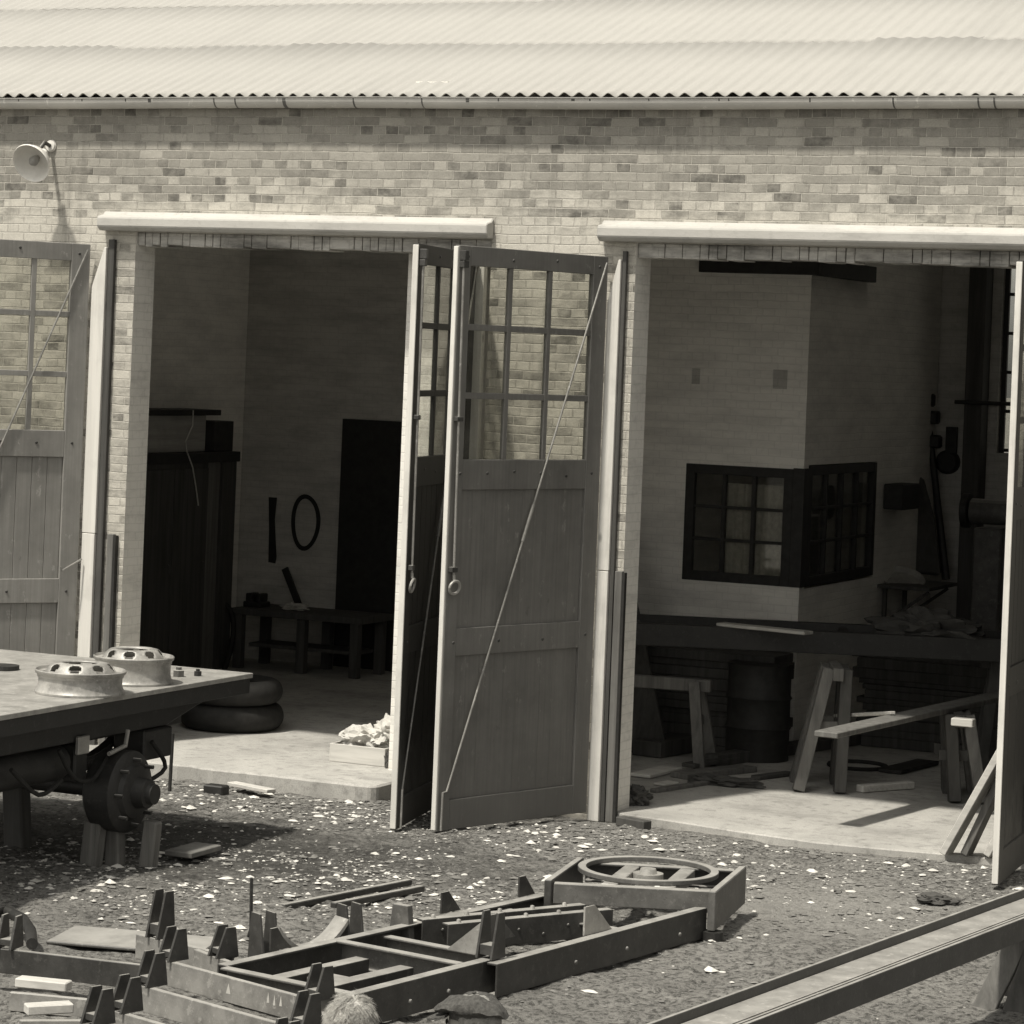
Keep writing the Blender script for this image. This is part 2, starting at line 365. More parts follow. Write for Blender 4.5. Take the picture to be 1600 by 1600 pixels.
# ------------------------------------------------------------------ workshop building
ws = thing('workshop_building', 'long brick workshop with corrugated roof and two tall open doorways', 'workshop', (-.65, 0, 0))
LX0, LX1, RX0, RX1, LZ = -4.68, -1.285, -.01, 3.32, 4.57
def wall_front():
    b = MB(); T = .32
    o = [(-10,0),(LX0,0),(LX0,LZ),(LX1,LZ),(LX1,0),(RX0,0),(RX0,LZ),(RX1,LZ),(RX1,0),(8,0),(8,5.70),(-10,5.70)]
    b.prism([(x, 0, z - .06 if z == 0 else z) for x, z in o], (0, T, 0))
    for f in b.bm.faces:
        f.normal_update()
        if abs(f.normal.y) < .5 and abs(f.calc_center_median().x) < 7: f.material_index = 1
        elif f.calc_center_median().y > .3: f.material_index = 2
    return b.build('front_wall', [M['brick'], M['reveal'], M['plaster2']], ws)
wall_front()
# outer shell and interior partitions
b = MB()
b.box((-10.3,0,-.06),(-10.002,8.9,5.7)); b.box((8.002,0,-.06),(8.3,8.9,5.7))
for x in (-10.3, 8.002):
    b.prism([(x,0,5.7),(x,8.9,5.7),(x,4.5,7.35)], (.298,0,0))
# back wall with one window opening
WX0, WX1, WZ0, WZ1 = .60, 1.55, 2.80, 4.95
b.box((-10,8.9,-.06),(WX0,9.2,5.75)); b.box((WX1,8.9,-.06),(8,9.2,5.75)); b.box((WX0,8.9,-.06),(WX1,9.2,WZ0)); b.box((WX0,8.9,WZ1),(WX1,9.2,5.75))
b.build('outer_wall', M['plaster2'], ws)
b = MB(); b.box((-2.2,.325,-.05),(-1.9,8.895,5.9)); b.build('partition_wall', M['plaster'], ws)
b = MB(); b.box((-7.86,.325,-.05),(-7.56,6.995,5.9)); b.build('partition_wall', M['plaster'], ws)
b = MB(); b.box((-10,7.0,-.05),(-2.205,7.15,5.9)); b.build('partition_wall', M['plaster_mid'], ws)  # back wall in a darker limewash tone
f = MB()
for x in (WX0+.03, (WX0+WX1)/2, WX1-.03): f.bar((x,9.0,WZ0),(x,9.0,WZ1),.05,.05,(0,1,0))
for i in range(6):
    z = WZ0 + .03 + (WZ1-WZ0-.06)*i/5; f.bar((WX0+.06,9.0,z),(WX1-.06,9.0,z),.035,.035)
wf = f.build('window', M['black'], ws)
f = MB(); f.box((WX0+.01,9.03,WZ0+.01),(WX1-.01,9.036,WZ1-.01)); f.build('pane', M['glass'], wf)
# roof : corrugated sheets in overlapping rows
PITCH, ANG = .131, R(21)
ADDED_ROOFLIGHTS = ((-6.6, -3.6), (.2, 3.2))    # translucent sheets added unseen in the rear slope to brighten the interior
def corr_row(b, s0, s1, lift, seed, front=True):
    r_ = random.Random(seed); per = 10; x = -10.5; n = int(19.2 / PITCH * per)
    rows = [s0, s0 + .14, (s0+s1)/2, s1]
    grid = []
    for j, s_ in enumerate(rows):
        L = []; rr = random.Random(seed + 5)
        off = so = 0
        for i in range(n + 1):
            if i % (per * 7) == 0: off = rr.uniform(-.0015, .0015); so = rr.uniform(-.03, .03)
            xx = x + i * PITCH / per
            hz = (.0175 if (s_ == 0 and front) else .0065) * math.cos(2 * math.pi * i / per) + off + lift
            s2 = s_ + (so if j == 0 else 0)
            y = -.05 + s2 * math.cos(ANG) - hz * math.sin(ANG); z = 5.75 + s2 * math.sin(ANG) + hz * math.cos(ANG)
            if not front: y = 9.0 - (y)
            L.append(b.bm.verts.new((xx, y, z)))
        grid.append(L)
    for j, (A, B) in enumerate(zip(grid, grid[1:])):
        for i in range(n):
            if not front and j == 2 and any(q0 < A[i].co.x < q1 for q0, q1 in ADDED_ROOFLIGHTS): continue
            b.face([A[i], A[i+1], B[i+1], B[i]])
b = MB()
corr_row(b, 0, 1.75, 0, 1); corr_row(b, 1.66, 3.4, .001, 2); corr_row(b, 3.25, 5.03, .003, 3)
corr_row(b, 0, 5.03, 0, 4, False)
roof = b.build('corrugated_roof', M['roof'], ws, smooth=True)
sm = roof.modifiers.new('thick', 'SOLIDIFY'); sm.thickness = .006; sm.offset = -1
for q0, q1 in ADDED_ROOFLIGHTS:
    b = MB(); b.face([b.bm.verts.new((x, 9.05 - s_*math.cos(ANG), 5.752 + s_*math.sin(ANG))) for x, s_ in ((q0-.03, 2.48), (q1+.03, 2.48), (q1+.03, 5.02), (q0-.03, 5.02))])
    b.build('added_rooflight', M['added_rooflight'], roof)
b = MB(); b.tube([(-10.5,4.5,7.60),(8.7,4.5,7.60)], .12, 12); b.build('ridge_cap', M['roof'], roof, smooth=True)
# eaves board closing the gap beneath the sheets
b = MB(); b.box((-10.3,-.02,5.702),(8.3,.30,5.735)); b.build('wall_plate', M['wood_dark'], ws)
# gutter : half round channel, with joints
b = MB(); prof = []
gz, gy_, gr = 5.705, -.098, .072
for k in range(13):
    t = math.pi + math.pi * k / 12; prof.append((gy_ + gr * math.cos(t), gz + gr * math.sin(t)))
prof = [(gy_ - gr - .012, gz + .004), (gy_ - gr - .012, gz + .014), (gy_-gr, gz+.014)] + prof
for k in range(len(prof)-1):
    a_, c_ = prof[k], prof[k+1]
    N = 40
    vv = [[b.bm.verts.new((-10.4 + 18.9*i/N, q[0], q[1] + .006*math.sin(i*.5))) for q in (a_, c_)] for i in range(N+1)]
    for i in range(N): b.face([vv[i][0], vv[i+1][0], vv[i+1][1], vv[i][1]])
bmesh.ops.remove_doubles(b.bm, verts=b.bm.verts, dist=1e-5)
gut = b.build('gutter', M['gutter'], ws, smooth=True)
sm = gut.modifiers.new('thick', 'SOLIDIFY'); sm.thickness = .004
for px in (25, 124, 192, 228, 330, 363, 438, 548, 655, 725, 775, 890, 918, 1010, 1120, 1135, 1262, 1392, 1525, 1550):
    x = at(px, 168, Y=-.2).x; b = MB(); wd = rnd.choice((.012, .012, .03))
    pr = [(gy_ + (gr+.006)*math.cos(math.pi+math.pi*k/10), gz + .004 + (gr+.006)*math.sin(math.pi+math.pi*k/10)) for k in range(11)]
    pr2 = [(gy_ + (gr+.001)*math.cos(math.pi+math.pi*k/10), gz + .004 + (gr+.001)*math.sin(math.pi+math.pi*k/10)) for k in range(11)]
    b.prism([(x, y, z) for y, z in pr] + [(x, y, z) for y, z in pr2[::-1]], (wd, 0, 0))
    b.build('gutter_bracket', M['steel_mid'], gut)
# lintel hoods with sloping tops, soffit strips below
for (x0, x1) in ((-5.0, -1.27), (-.30, 3.75)):
    b = MB(); pr = [(-.003,4.575),(-.003,4.745),(-.025,4.74),(-.05,4.715),(-.125,4.70),(-.14,4.685),(-.14,4.61),(-.10,4.575)]
    seg = 14
    for i in range(seg):
        pass
    b.prism([(x0, y, z) for y, z in pr], (x1 - x0, 0, 0)); h = b.build('lintel_hood', M['hood'], ws, bevel=.008)
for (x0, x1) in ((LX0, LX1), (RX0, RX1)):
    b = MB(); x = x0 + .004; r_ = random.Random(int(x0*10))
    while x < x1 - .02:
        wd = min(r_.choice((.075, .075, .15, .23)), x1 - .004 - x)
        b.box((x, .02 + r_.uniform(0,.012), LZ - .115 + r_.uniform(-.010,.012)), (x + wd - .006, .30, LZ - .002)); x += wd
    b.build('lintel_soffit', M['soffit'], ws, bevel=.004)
# timber posts the doors hang on, and guard posts at the jambs
def hang_post(x0, x1):
    b = MB(); b.mi = 0
    b.prism([(x0+.006,-.073,-.05),(x1-.002,-.073,-.05),(x1-.002,-.073,1.944),(x0+.006,-.073,1.944)], (0,.067,0))
    b.prism([(x0,-.07,1.95),(x1,-.07,1.95),(x1,-.07,4.43),(x1-.02,-.07,4.43),(x0,-.07,4.08)], (0,.065,0))  # slanted top shapes the edge of a shadow across the post
    return b.build('door_post', M['white_wood'], ws, bevel=.003)
hang_post(-.215, -.112); hang_post(-5.07, -4.935); hang_post(-1.44, -1.31)
for x0, x1 in ((-.108, -.074), (-4.93, -4.87)):
    b = MB(); b.box((x0,-.045,-.05),(x1,-.004,4.50)); b.build('door_frame', M['wood_dark'], ws, bevel=.003)  # dark strip paints in the shadowed gap beside the post
for x0 in (-.062, -4.82):
    b = MB(); b.box((x0,-.055,-.05),(x0+.062,-.004,1.95)); b.build('jamb_guard', M['wood_guard'], ws, bevel=.004)
    b = MB(); b.box((x0+.064,-.05,-.05),(x0+.085,-.004,1.94)); b.build('guard_shade', M['black'], ws)  # black strip paints in the shaded side of the guard

# ------------------------------------------------------------------ doors (child of the building, pieces below them)
def leaf(H, ang, length, mirror=1, muntins=(.66, 1.11), bolt=True, rods=True, label=None, paint='door', groove=.002):
    th = R(ang); d = Vector((-math.sin(th), -math.cos(th)))
    ang_z = math.atan2(d.y, d.x); Lz = 4.45; T = .05; z0 = .02
    hs, fs_ = .17, length - .13
    b = MB()
    # visible face is local +y * mirror
    def bx(s0, s1, za, zb, ya=-T, yb=0.0): b.box((s0, min(ya,yb), za), (s1, max(ya,yb), zb))
    bx(0, hs, z0, Lz); bx(fs_, length, z0, Lz)
    bx(hs, fs_, 4.30, Lz, -T+.001, -.001); bx(hs, fs_, 2.60, 2.83, -T+.001, -.001); bx(hs, fs_, 1.34, 1.55, -T+.001, -.001); bx(hs, fs_, z0+.002, .25, -T+.001, -.001)
    dr = b.build('door', M[paint], None, bevel=.004)
    if label: dr['label'] = label
    dr.parent = ws; dr.matrix_parent_inverse = wm(ws).inverted()
    dr.location = (H[0], H[1], 0); dr.rotation_euler = (0, 0, ang_z)
    def sub(mb, name, mat, bevel=0, smooth=False): return mb.build(name, mat, dr, bevel, smooth, world=False)
    g = MB()
    for q in muntins: g.box((q-.022,-.042,2.83),(q+.022,-.008,4.30))
    last = [hs] + sorted(x for q in muntins for x in (q-.022, q+.022)) + [fs_]
    for z in (3.835, 3.315):
        for a_, c_ in zip(last[::2], last[1::2]): g.box((a_,-.041,z-.024),(c_,-.009,z+.024))
    sub(g, 'glazing_bars', M[paint], .003)
    g = MB(); g.box((hs+.001,-.028,2.831),(fs_-.001,-.024,4.299)); sub(g, 'window_panes', M['glass'])
    for (za, zb) in ((1.551, 2.599), (.252, 1.339)):
        g = MB(); x = hs + .002; n = max(1, round((fs_-hs)/.145)); wd = (fs_-hs-.004)/n; r_ = random.Random(int(za*100))
        for i in range(n):
            g.box((x+groove,-.04,za),(x+wd-groove,-.022 + r_.uniform(-.001,.001)*groove*500,zb)); x += wd
        sub(g, 'boarded_panel', M[paint], .003 if groove > .001 else 0)
    for z_, ss in ((2.72, 6), (4.38, 4), (1.44, 4)):
        for i in range(ss):
            s_ = .10 + (length-.20)*i/(ss-1); g = MB(); g.lathe([(.0,.006),(.010,.005),(.013,0)], (s_, 0, z_ + rnd.uniform(-.02,.02)), (0,1,0), 8); sub(g, 'bolt_head', M['steel'])
    # pale planed edge
    g = MB(); g.box((length+.0005,-T+.003,z0+.01),(length+.018,-.003,Lz-.01)); sub(g, 'door_edge', M['white_wood'], .003)
    if rods:
        g = MB(); g.tube([(.03,.012,4.40),(length-.08,.012,.32),(length-.02,.03,.32),(length-.015,.03,.03)], .0085, 8)
        a_, c_ = Vector((.03,.012,4.40)), Vector((length-.08,.012,.32))
        g.tube([a_.lerp(c_,.47), a_.lerp(c_,.475), a_.lerp(c_,.535), a_.lerp(c_,.54)], .014, 8)
        sub(g, 'tie_rod', M['rod'], 0, True)
    if bolt:
        g = MB(); g.tube([(length-.02,.03,4.34),(length-.045,.03,1.96)], .010, 8); sub(g, 'bolt_rod', M['rod'], 0, True)
        for q in (((length-.06,.001,4.28),(length+.0,.05,4.33)), ((length-.07,.001,3.12),(length-.005,.045,3.155)), ((length-.075,.001,1.98),(length-.01,.045,2.02)), ((length-.045,.001,4.335),(length-.0,.06,4.41))):
            g = MB(); g.box(*q); sub(g, 'bolt_bracket', M['steel'], .004)
        g = MB(); ctr = Vector((length-.055,.035,1.865))
        g.tube([ctr + Vector((.055*math.cos(t), .01*math.sin(t), .055*math.sin(t)*.9)) for t in [2*math.pi*k/20 for k in range(21)]], .011, 8)
        g.tube([(length-.047,.03,1.96),(length-.05,.033,1.92)], .012, 8); sub(g, 'ring_handle', M['steel_pale'], 0, True)
    return dr
leaf((-.205,-.10), 18.6, 1.70, groove=.0006, label='dark part-glazed door swung out beside the right doorway, tie rod across it')
leaf((-5.075,-.10), 34, 1.84, muntins=(.505, .98), bolt=False, paint='door_sunlit', label='lighter part-glazed door at far left, cut by the picture edge')  # paler copy of the door paint stands in for sunlight
leaf((-1.375,-.08), -11.2, 1.78, paint='door_black', label='dark door seen nearly edge-on, left of the middle door')
leaf((3.37,-.08), -4.2, 1.16, paint='door_black', muntins=(.62,), bolt=False, rods=False, label='dark door at right picture edge, seen edge-on')
# door hook on the far-left door
g = MB(); g.tube([(-.02,.03,1.72),(.10,.05,1.66),(.17,.05,1.62),(.18,.05,1.66)], .008, 6)
hook = g.build('door_hook', M['rod'], [o for o in COL.objects if o.name.startswith('door') and o.type == 'MESH' and 'far left' in o.get('label','')][0], world=False)

# painted bay number on the left room's back wall
b = MB()
p0 = at(425,780,Y=6.97); p1 = at(424,876,Y=6.97)
w_ = .052
b.prism([(p0.x-w_,6.985,p0.z+.02),(p0.x+w_,6.985,p0.z+.02),(p0.x+w_*.7,6.985,(p0.z*2+p1.z)/3),(p1.x+w_*1.0,6.985,p1.z+.05),(p1.x+w_*.8,6.985,p1.z-.03),(p1.x-w_*.9,6.985,p1.z-.02),(p0.x-w_*.6,6.985,(p0.z+p1.z)/2)], (0,.006,0))
c0 = at(476,816,Y=6.97); N = 36; ov = []
for k in range(N):
    t = 2*math.pi*k/N; wob = 1 + .03*math.sin(3*t+1)
    ov.append((Vector((c0.x+.185*wob*math.cos(t),6.985,c0.z+.315*wob*math.sin(t))), Vector((c0.x+.135*wob*math.cos(t),6.985,c0.z+.265*wob*math.sin(t)))))
for k in range(N):
    a_, c_ = ov[k], ov[(k+1)%N]
    b.prism([a_[0], c_[0], c_[1], a_[1]], (0,.006,0))
b.build('bay_number', M['sign'], ws)
# dark doorway in that wall
b = MB(); b.box((-6.28,6.955,.12),(-5.35,6.995,2.86)); inner = b.build('inner_door', M['black'], ws, bevel=.004)
b = MB(); b.box((-5.36,6.93,1.15),(-5.30,6.956,1.19)); b.build('handle', M['steel'], inner)

# ------------------------------------------------------------------ office built inside the right bay
of = thing('office', 'limewashed office box built inside right bay, dark corner windows', 'office', (-1.0, 4.5, .025))
OX, OY, OYB, OZ = -.06, 4.5, 8.85, 5.6
b = MB()
def panel_wall(b, ax0, ax1, fixed, axis, z0, z1, holes, t):
    """wall strip along X (axis 0) or Y (axis 1) with rectangular holes [(a0,a1,za,zb)]"""
    def bx(a0, a1, za, zb):
        if a1-a0 < 1e-4 or zb-za < 1e-4: return
        if axis == 0: b.box((a0, fixed, za), (a1, fixed+t, zb))
        else: b.box((fixed-t, a0, za), (fixed, a1, zb))
    a = ax0
    for (h0, h1, za, zb) in holes:
        bx(a, h0, z0, z1); bx(h0, h1, z0, za); bx(h0, h1, zb, z1); a = h1
    bx(a, ax1, z0, z1)
panel_wall(b, -1.895, OX-.02, OY, 0, .03, OZ, [(-1.24, OX-.02, 1.56, 2.67)], .14)
b.box((OX-.14, OY+.142, .03),(OX, OYB, 1.54)); b.box((OX-.14, OY+.142, 2.71),(OX, OYB, OZ)); b.box((OX-.14, 6.78, 1.541),(OX, OYB, 2.709))
b.box((OX-.02+.0005, OY, .03),(OX, OY+.141, 1.56)); b.box((OX-.02+.0005, OY, 2.67),(OX, OY+.141, OZ))
b.build('office_wall', M['plaster'], of)
def win(a0, a1, fixed, axis, z0, z1, nc, nr, solid=()):
    b = MB(); fr = .09
    def bx(p0, p1, za, zb, ta=-.0, tb=.07):
        if axis == 0: b.box((p0, fixed - .012 + ta, za), (p1, fixed - .012 + tb, zb))
        else: b.box((fixed + .012 - tb, p0, za), (fixed + .012 - ta, p1, zb))
    bx(a0, a0+fr, z0, z1); bx(a1-fr, a1, z0, z1); bx(a0+fr, a1-fr, z0, z0+fr, .001, .069); bx(a0+fr, a1-fr, z1-fr, z1, .001, .069)
    for i in range(1, nc):
        q = a0+fr+(a1-a0-2*fr)*i/nc; bx(q-.02, q+.02, z0+fr, z1-fr, .008, .06)
    for j in range(1, nr):
        q = z0+fr+(z1-z0-2*fr)*j/nr; bx(a0+fr, a1-fr, q-.014, q+.014, .012, .055)
    o = b.build('window', M['black'], of, bevel=.004)
    g = MB()
    if axis == 0: g.box((a0+fr, fixed+.028, z0+fr), (a1-fr, fixed+.031, z1-fr))
    else: g.box((fixed-.031, a0+fr, z0+fr), (fixed-.028, a1-fr, z1-fr))
    g.build('pane', M['glass'], o)
    return o
w1 = win(-1.24, -.16, OY, 0, 1.56, 2.67, 3, 3)
w2 = win(OY+.15, 6.76, OX, 1, 1.56, 2.70, 4, 3)
b = MB(); b.box((-.158, OY-.014, 1.56), (OX+.012, OY+.148, 2.68)); b.build('corner_post', M['black'], of)
# net curtain : pleated sheet behind the right two light columns
b = MB(); xs = np.linspace(-.85, -.24, 60); A = []
for x in xs: A.append((b.bm.verts.new((x, OY+.10+.018*math.sin(x*70)+.01*math.sin(x*31), 1.60)), b.bm.verts.new((x, OY+.10+.012*math.sin(x*70), 2.50))))
for p_, q_ in zip(A, A[1:]): b.face([p_[0], q_[0], q_[1], p_[1]])
b.build('curtain', M['curtain'], of, smooth=True)
b = MB(); b.box((-1.89, OY+.15, OZ-.04),(OX-.001, OYB, OZ+.06)); b.build('roof', M['wood_dark'], of)
b = MB(); b.box((-1.16, OY-.10, 4.50),(OX+.10, OY-.004, 4.66)); b.box((OX+.004, OY-.10+.101, 4.50),(OX+.10, 6.2, 4.655)); b.build('wall_beam', M['black'], of, bevel=.005)
# two bricked patches high on the front
for (x0, x1, z0, z1) in ((-.40,-.26,3.42,3.60),(-1.22,-1.14,3.43,3.58)):
    b = MB(); b.box((x0, OY-.006, z0),(x1, OY+.02, z1)); b.build('bricked_patch', M['plaster2'], of)

# tall dark cupboard in front of it
cb = thing('store_cupboard', 'tall dark plank cupboard along left wall, left of the painted number ten', 'cupboard', (-7.3, 4.4, .115))
CX0, CX1 = -7.555, -7.06
b = MB(); b.box((CX0,2.6,.115),(CX1-.02,5.45,2.36)); b.build('carcass', M['wood_dark'], cb, bevel=.006)
b = MB(); b.box((CX0,2.6,2.361),(CX1+.03,6.04,2.47)); b.build('top_board', M['black'], cb, bevel=.005)
b = MB(); b.box((CX0,2.6,2.471),(CX1-.10,5.50,2.86)); b.build('upper_box', M['wood_guard2'], cb, bevel=.006)
b = MB(); b.box((CX0,2.6,2.861),(CX1-.06,5.74,2.92)); b.build('upper_trim', M['black'], cb)
b = MB(); b.box((CX0,5.52,2.475),(CX1,5.92,2.80)); b.build('end_box', M['black'], cb, bevel=.006)
b = MB(); b.box((CX0,5.47,.115),(CX1-.03,5.72,2.359)); b.build('side_post', M['wood'], cb, bevel=.004)
b = MB(); b.box((CX0,5.74,.115),(CX1-.005,6.03,2.358)); b.build('side_panel', M['wood_dark'], cb, bevel=.004)
for i in range(4):
    b = MB(); b.box((CX1-.019,2.65+.7*i,.2),(CX1,3.33+.7*i,2.3)); d_ = b.build('cupboard_door', M['wood_dark'], cb, bevel=.004)
    b = MB(); b.tube([(CX1+.02,3.25+.7*i,1.2),(CX1+.02,3.25+.7*i,1.3)], .01, 6); b.build('handle', M['steel'], d_)
b = MB(); b.tube([at(x, y, X=CX1+.05) for x, y in ((302,641),(301,665),(290,690),(292,705),(301,730),(306,760),(310,790))], .007, 6)
tag(b.build('hanging_wire', M['cloth'], smooth=True), 'thin white wire hanging down in front of dark cupboard', 'wire')

# ------------------------------------------------------------------ left bay contents
wb = thing('workbench', 'dark workbench against back wall below the painted number ten', 'workbench', (-6.25, 6.3, .115))
b = MB(); b.box((-7.05,6.0,.70),(-5.45,6.75,.77)); b.build('bench_top', M['wood_dark'], wb, bevel=.006)
for x in (-6.98, -6.2, -5.55):
    for y in (6.08, 6.66):
        b = MB(); b.box((x-.05,y-.05,.115),(x+.05,y+.05,.698)); b.build('leg', M['wood_dark'], wb, bevel=.005)
b = MB(); b.box((-6.9,6.15,.35),(-5.6,6.6,.39)); b.build('shelf', M['wood_dark'], wb)
vs_ = thing('bench_vice', 'dark iron vice standing on the left end of the workbench', 'vice', (-6.9,6.3,.772))
b = MB(); b.box((-7.02,6.2,.772),(-6.80,6.42,.83)); b.build('base', M['iron'], vs_, bevel=.008)
b = MB(); b.box((-7.0,6.22,.83),(-6.93,6.40,.92)); b.box((-6.88,6.22,.83),(-6.82,6.40,.92)); b.build('jaws', M['iron'], vs_, bevel=.008)
def crumple(name, ctr, size, mat, label, cat, seed, parent=None, lumps=5.0):
    bm = bmesh.new(); bmesh.ops.create_icosphere(bm, subdivisions=4, radius=1)
    o_ = Vector((seed*3.1, seed*1.7, seed*.9))
    for v in bm.verts:
        n_ = noise.noise(v.co*2.2+o_)*.45 + abs(noise.noise(v.co*lumps+o_))*.5
        v.co = v.co*(.75+n_); v.co.x *= size[0]; v.co.y *= size[1]; v.co.z = max(v.co.z*size[2], -size[2]*.55)
    mb = MB(); mb.bm.free(); mb.bm = bm
    for v in bm.verts: v.co += Vector(ctr)
    o = mb.build(name, mat, parent, smooth=True)
    if label: tag(o, label, cat)
    return o
crumple('rag', (-6.42,6.3,.80), (.16,.10,.05), M['cloth'], 'small pale rag lying on the dark workbench', 'rag', 3)
b = MB(); b.bar(at(445,888,Y=6.75), at(470,953,Y=6.75), .075, .03, (0,-1,0)); tag(b.build('wooden_strut', M['black']), 'short dark batten leaning against wall above the workbench', 'batten')
b = MB(); c0 = Vector((-7.12, 5.95, .42))
b.tube([c0 + Vector((.16*math.cos(t), -.05+.05*math.sin(t*2), .40*math.sin(t))) for t in [2*math.pi*k/40 for k in range(41)]], .03, 8)
tag(b.build('rubber_hose', M['rubber'], smooth=True), 'dark loop of hose hanging at left end of the workbench', 'hose')
# dark round drum/tyre lying on the floor
def tyre(loc, R_, w_, label):
    t = thing('tyre', label, 'tyre', loc)
    b = MB(); pr = []
    for k in range(13):
        a_ = math.pi * k / 12; pr.append((R_ - .10 + .10*math.sin(a_), w_/2 - w_/2*math.cos(a_)))
    pr += [(R_-.14, w_*.9), (R_-.2, w_*.8), (R_-.2, w_*.2), (R_-.14, w_*.1)]
    b.lathe(pr, loc, (0,0,1), 40, True); b.build('tread', M['rubber'], t, smooth=True)
    return t
tyre((-4.55, 1.75, .117), .48, .24, 'dark tyre lying flat on the floor behind the flatbed')
tyre((-4.53, 1.72, .36), .46, .22, 'upper dark tyre lying on another tyre in left bay')
# box with rags at the doorway
bx_ = thing('rag_box', 'low pale box heaped with crumpled rags on left doorway floor', 'box', (-2.55, .62, .117))
b = MB(); a0, a1, c0, c1, z0, z1 = -2.83,-2.30,.45,.80,.117,.27; t_=.015
b.box((a0,c0,z0),(a1,c0+t_,z1)); b.box((a0,c1-t_,z0),(a1,c1,z1)); b.box((a0,c0+t_,z0),(a0+t_,c1-t_,z1)); b.box((a1-t_,c0+t_,z0),(a1,c1-t_,z1)); b.box((a0+t_,c0+t_,z0+.002),(a1-t_,c1-t_,z0+.014))
b.build('box_side', M['wood_pale'], bx_, bevel=.003)
crumple('rags', (-2.60,.64,.30), (.24,.17,.13), M['cloth'], 'crumpled pale rags heaped in the low box', 'rags', 11, None, 4.0)
crumple('rags', (-2.40,.68,.36), (.15,.15,.15), M['cloth'], 'taller crumpled rag bundle at right end of the low box', 'rags', 17, None, 3.5)
crumple('dark_rag', (-2.23,.52,.17), (.09,.12,.13), M['jacket'], 'dark rag bundle on floor right of the low box', 'rag', 5)
b = MB(); p0, p1 = at(345,1226,Z=.03), at(424,1240,Z=.03); b.bar(p0+Vector((.1,0,.02)), p1+Vector((0,0,.02)), .10, .03); tag(b.build('plank_offcut', M['wood_pale'], bevel=.004), 'white plank offcut on the ground before the left floor edge', 'offcut')
b = MB(); p1 = at(338,1230,Z=.05); b.box((p1.x-.09,p1.y-.06,-.02),(p1.x+.09,p1.y+.06,.07)); o = b.build('steel_block', M['iron'], bevel=.01); tag(o, 'small dark block beside the white plank offcut', 'block')

# ------------------------------------------------------------------ right bay contents
def sawhorse(name, label, p, rz, L, H, spread, mat, group='sawhorses in the right bay', s2=None, lw=.10, mat2=None):
    t = thing(name, label, 'sawhorse', p, rz, group)
    b = MB(); b.box((-L/2,-.045,H-.11),(L/2,.045,H)); b.build('top_beam', mat, t, bevel=.006, world=False)
    for sx in (-1, 1):
        for sy in (-1, 1):
            sp = spread if sy > 0 or s2 is None else s2; b = MB(); b.bar((sx*(L/2-.14), sy*.075, H-.02), (sx*(L/2-.02), sy*sp, .006), lw, .05 if lw < .12 else .10, (0,1,0)); b.build('leg', mat2 if (mat2 and sy < 0) else mat, t, bevel=.005, world=False)
        b = MB(); b.bar((sx*(L/2-.10), -.16, H*.52), (sx*(L/2-.10), .16, H*.52), .03, .09); b.build('brace', mat, t, bevel=.004, world=False)
    return t
sawhorse('sawhorse', 'low pale sawhorse just inside the right doorway, left side', (-.78,2.85,.026), R(8), .95, .78, .26, M['wood'])
sawhorse('sawhorse', 'tall sawhorse in middle of right bay under the dark beam', (1.0,2.45,.026), R(112), .60, 1.06, .30, M['wood'], s2=.05, lw=.17, mat2=M['wood_dark'])  # darker right legs paint in the shaded side
sawhorse('sawhorse', 'dark sawhorse at right of the right bay under the sloping plank', (2.03,2.62,.026), R(112), .6, .74, .02, M['wood_dark'], s2=.20, lw=.17, mat2=M['wood'])
def beam(name, p, q, w_, h, mat, label, cat, bev=.006):
    b = MB(); b.bar(p, q, w_, h); return tag(b.build(name, mat, bevel=bev), label, cat)
# chassis under construction on sawhorses: long dark channels
ch = thing('chassis_frame', 'long dark steel frame resting across sawhorses inside right bay', 'frame', (.6, 3.4, 1.09))
for (a_, c_) in (((-1.45,2.72,1.17),(3.1,4.4,1.17)), ((-1.75,3.52,1.17),(2.8,5.2,1.17))):
    b = MB(); b.bar(a_, c_, .09, .20); b.build('side_rail', M['iron'], ch, bevel=.005)
for k in range(5):
    f_ = .06 + .21*k; a_ = Vector((-1.45,2.72,1.17)).lerp(Vector((3.1,4.4,1.17)), f_); c_ = Vector((-1.75,3.52,1.17)).lerp(Vector((2.8,5.2,1.17)), f_)
    d_ = (c_-a_).normalized()*.048; b = MB(); b.bar(a_+d_, c_-d_, .08, .14); b.build('cross_member', M['iron'], ch, bevel=.005)
beam('deck_board', (-.35,3.20,1.285), (.55,3.02,1.285), .16, .03, M['wood_pale'], 'short pale board lying on top of the dark frame', 'board')
sawhorse('sawhorse', 'dark sawhorse deep in right bay under the far end of the frame', (2.2,4.4,.026), R(20), .9, 1.06, .26, M['wood_dark'])
beam('sloping_plank', at(1290,1148,Z=.77), at(1640,1070,Z=.80), .20, .045, M['wood'], 'grey plank lying across the dark right-hand sawhorse', 'plank')
beam('floor_timber', at(1110,1188,Z=.08), at(1560,1120,Z=.08), .16, .10, M['wood_dark'], 'long dark timber lying on floor behind the sawhorses', 'timber')
beam('floor_timber', at(1010,1170,Z=.10), at(1240,1130,Z=.10), .3, .14, M['wood_dark'], 'thick dark timber lying on floor deep in right bay', 'timber')
beam('floor_offcut', at(1343,1232,Z=.06), at(1424,1226,Z=.06), .09, .06, M['wood_pale'], 'short pale offcut on right bay floor between sawhorses', 'offcut')
beam('white_board', at(1000,1212,Z=.045), at(1050,1200,Z=.045), .20, .03, M['wood_pale'], 'white board on floor at foot of the low sawhorse', 'board')
beam('white_board', at(1030,1226,Z=.04), at(1052,1222,Z=.04), .12, .02, M['wood_pale'], 'small white scrap on floor nearer the doorway post', 'scrap')
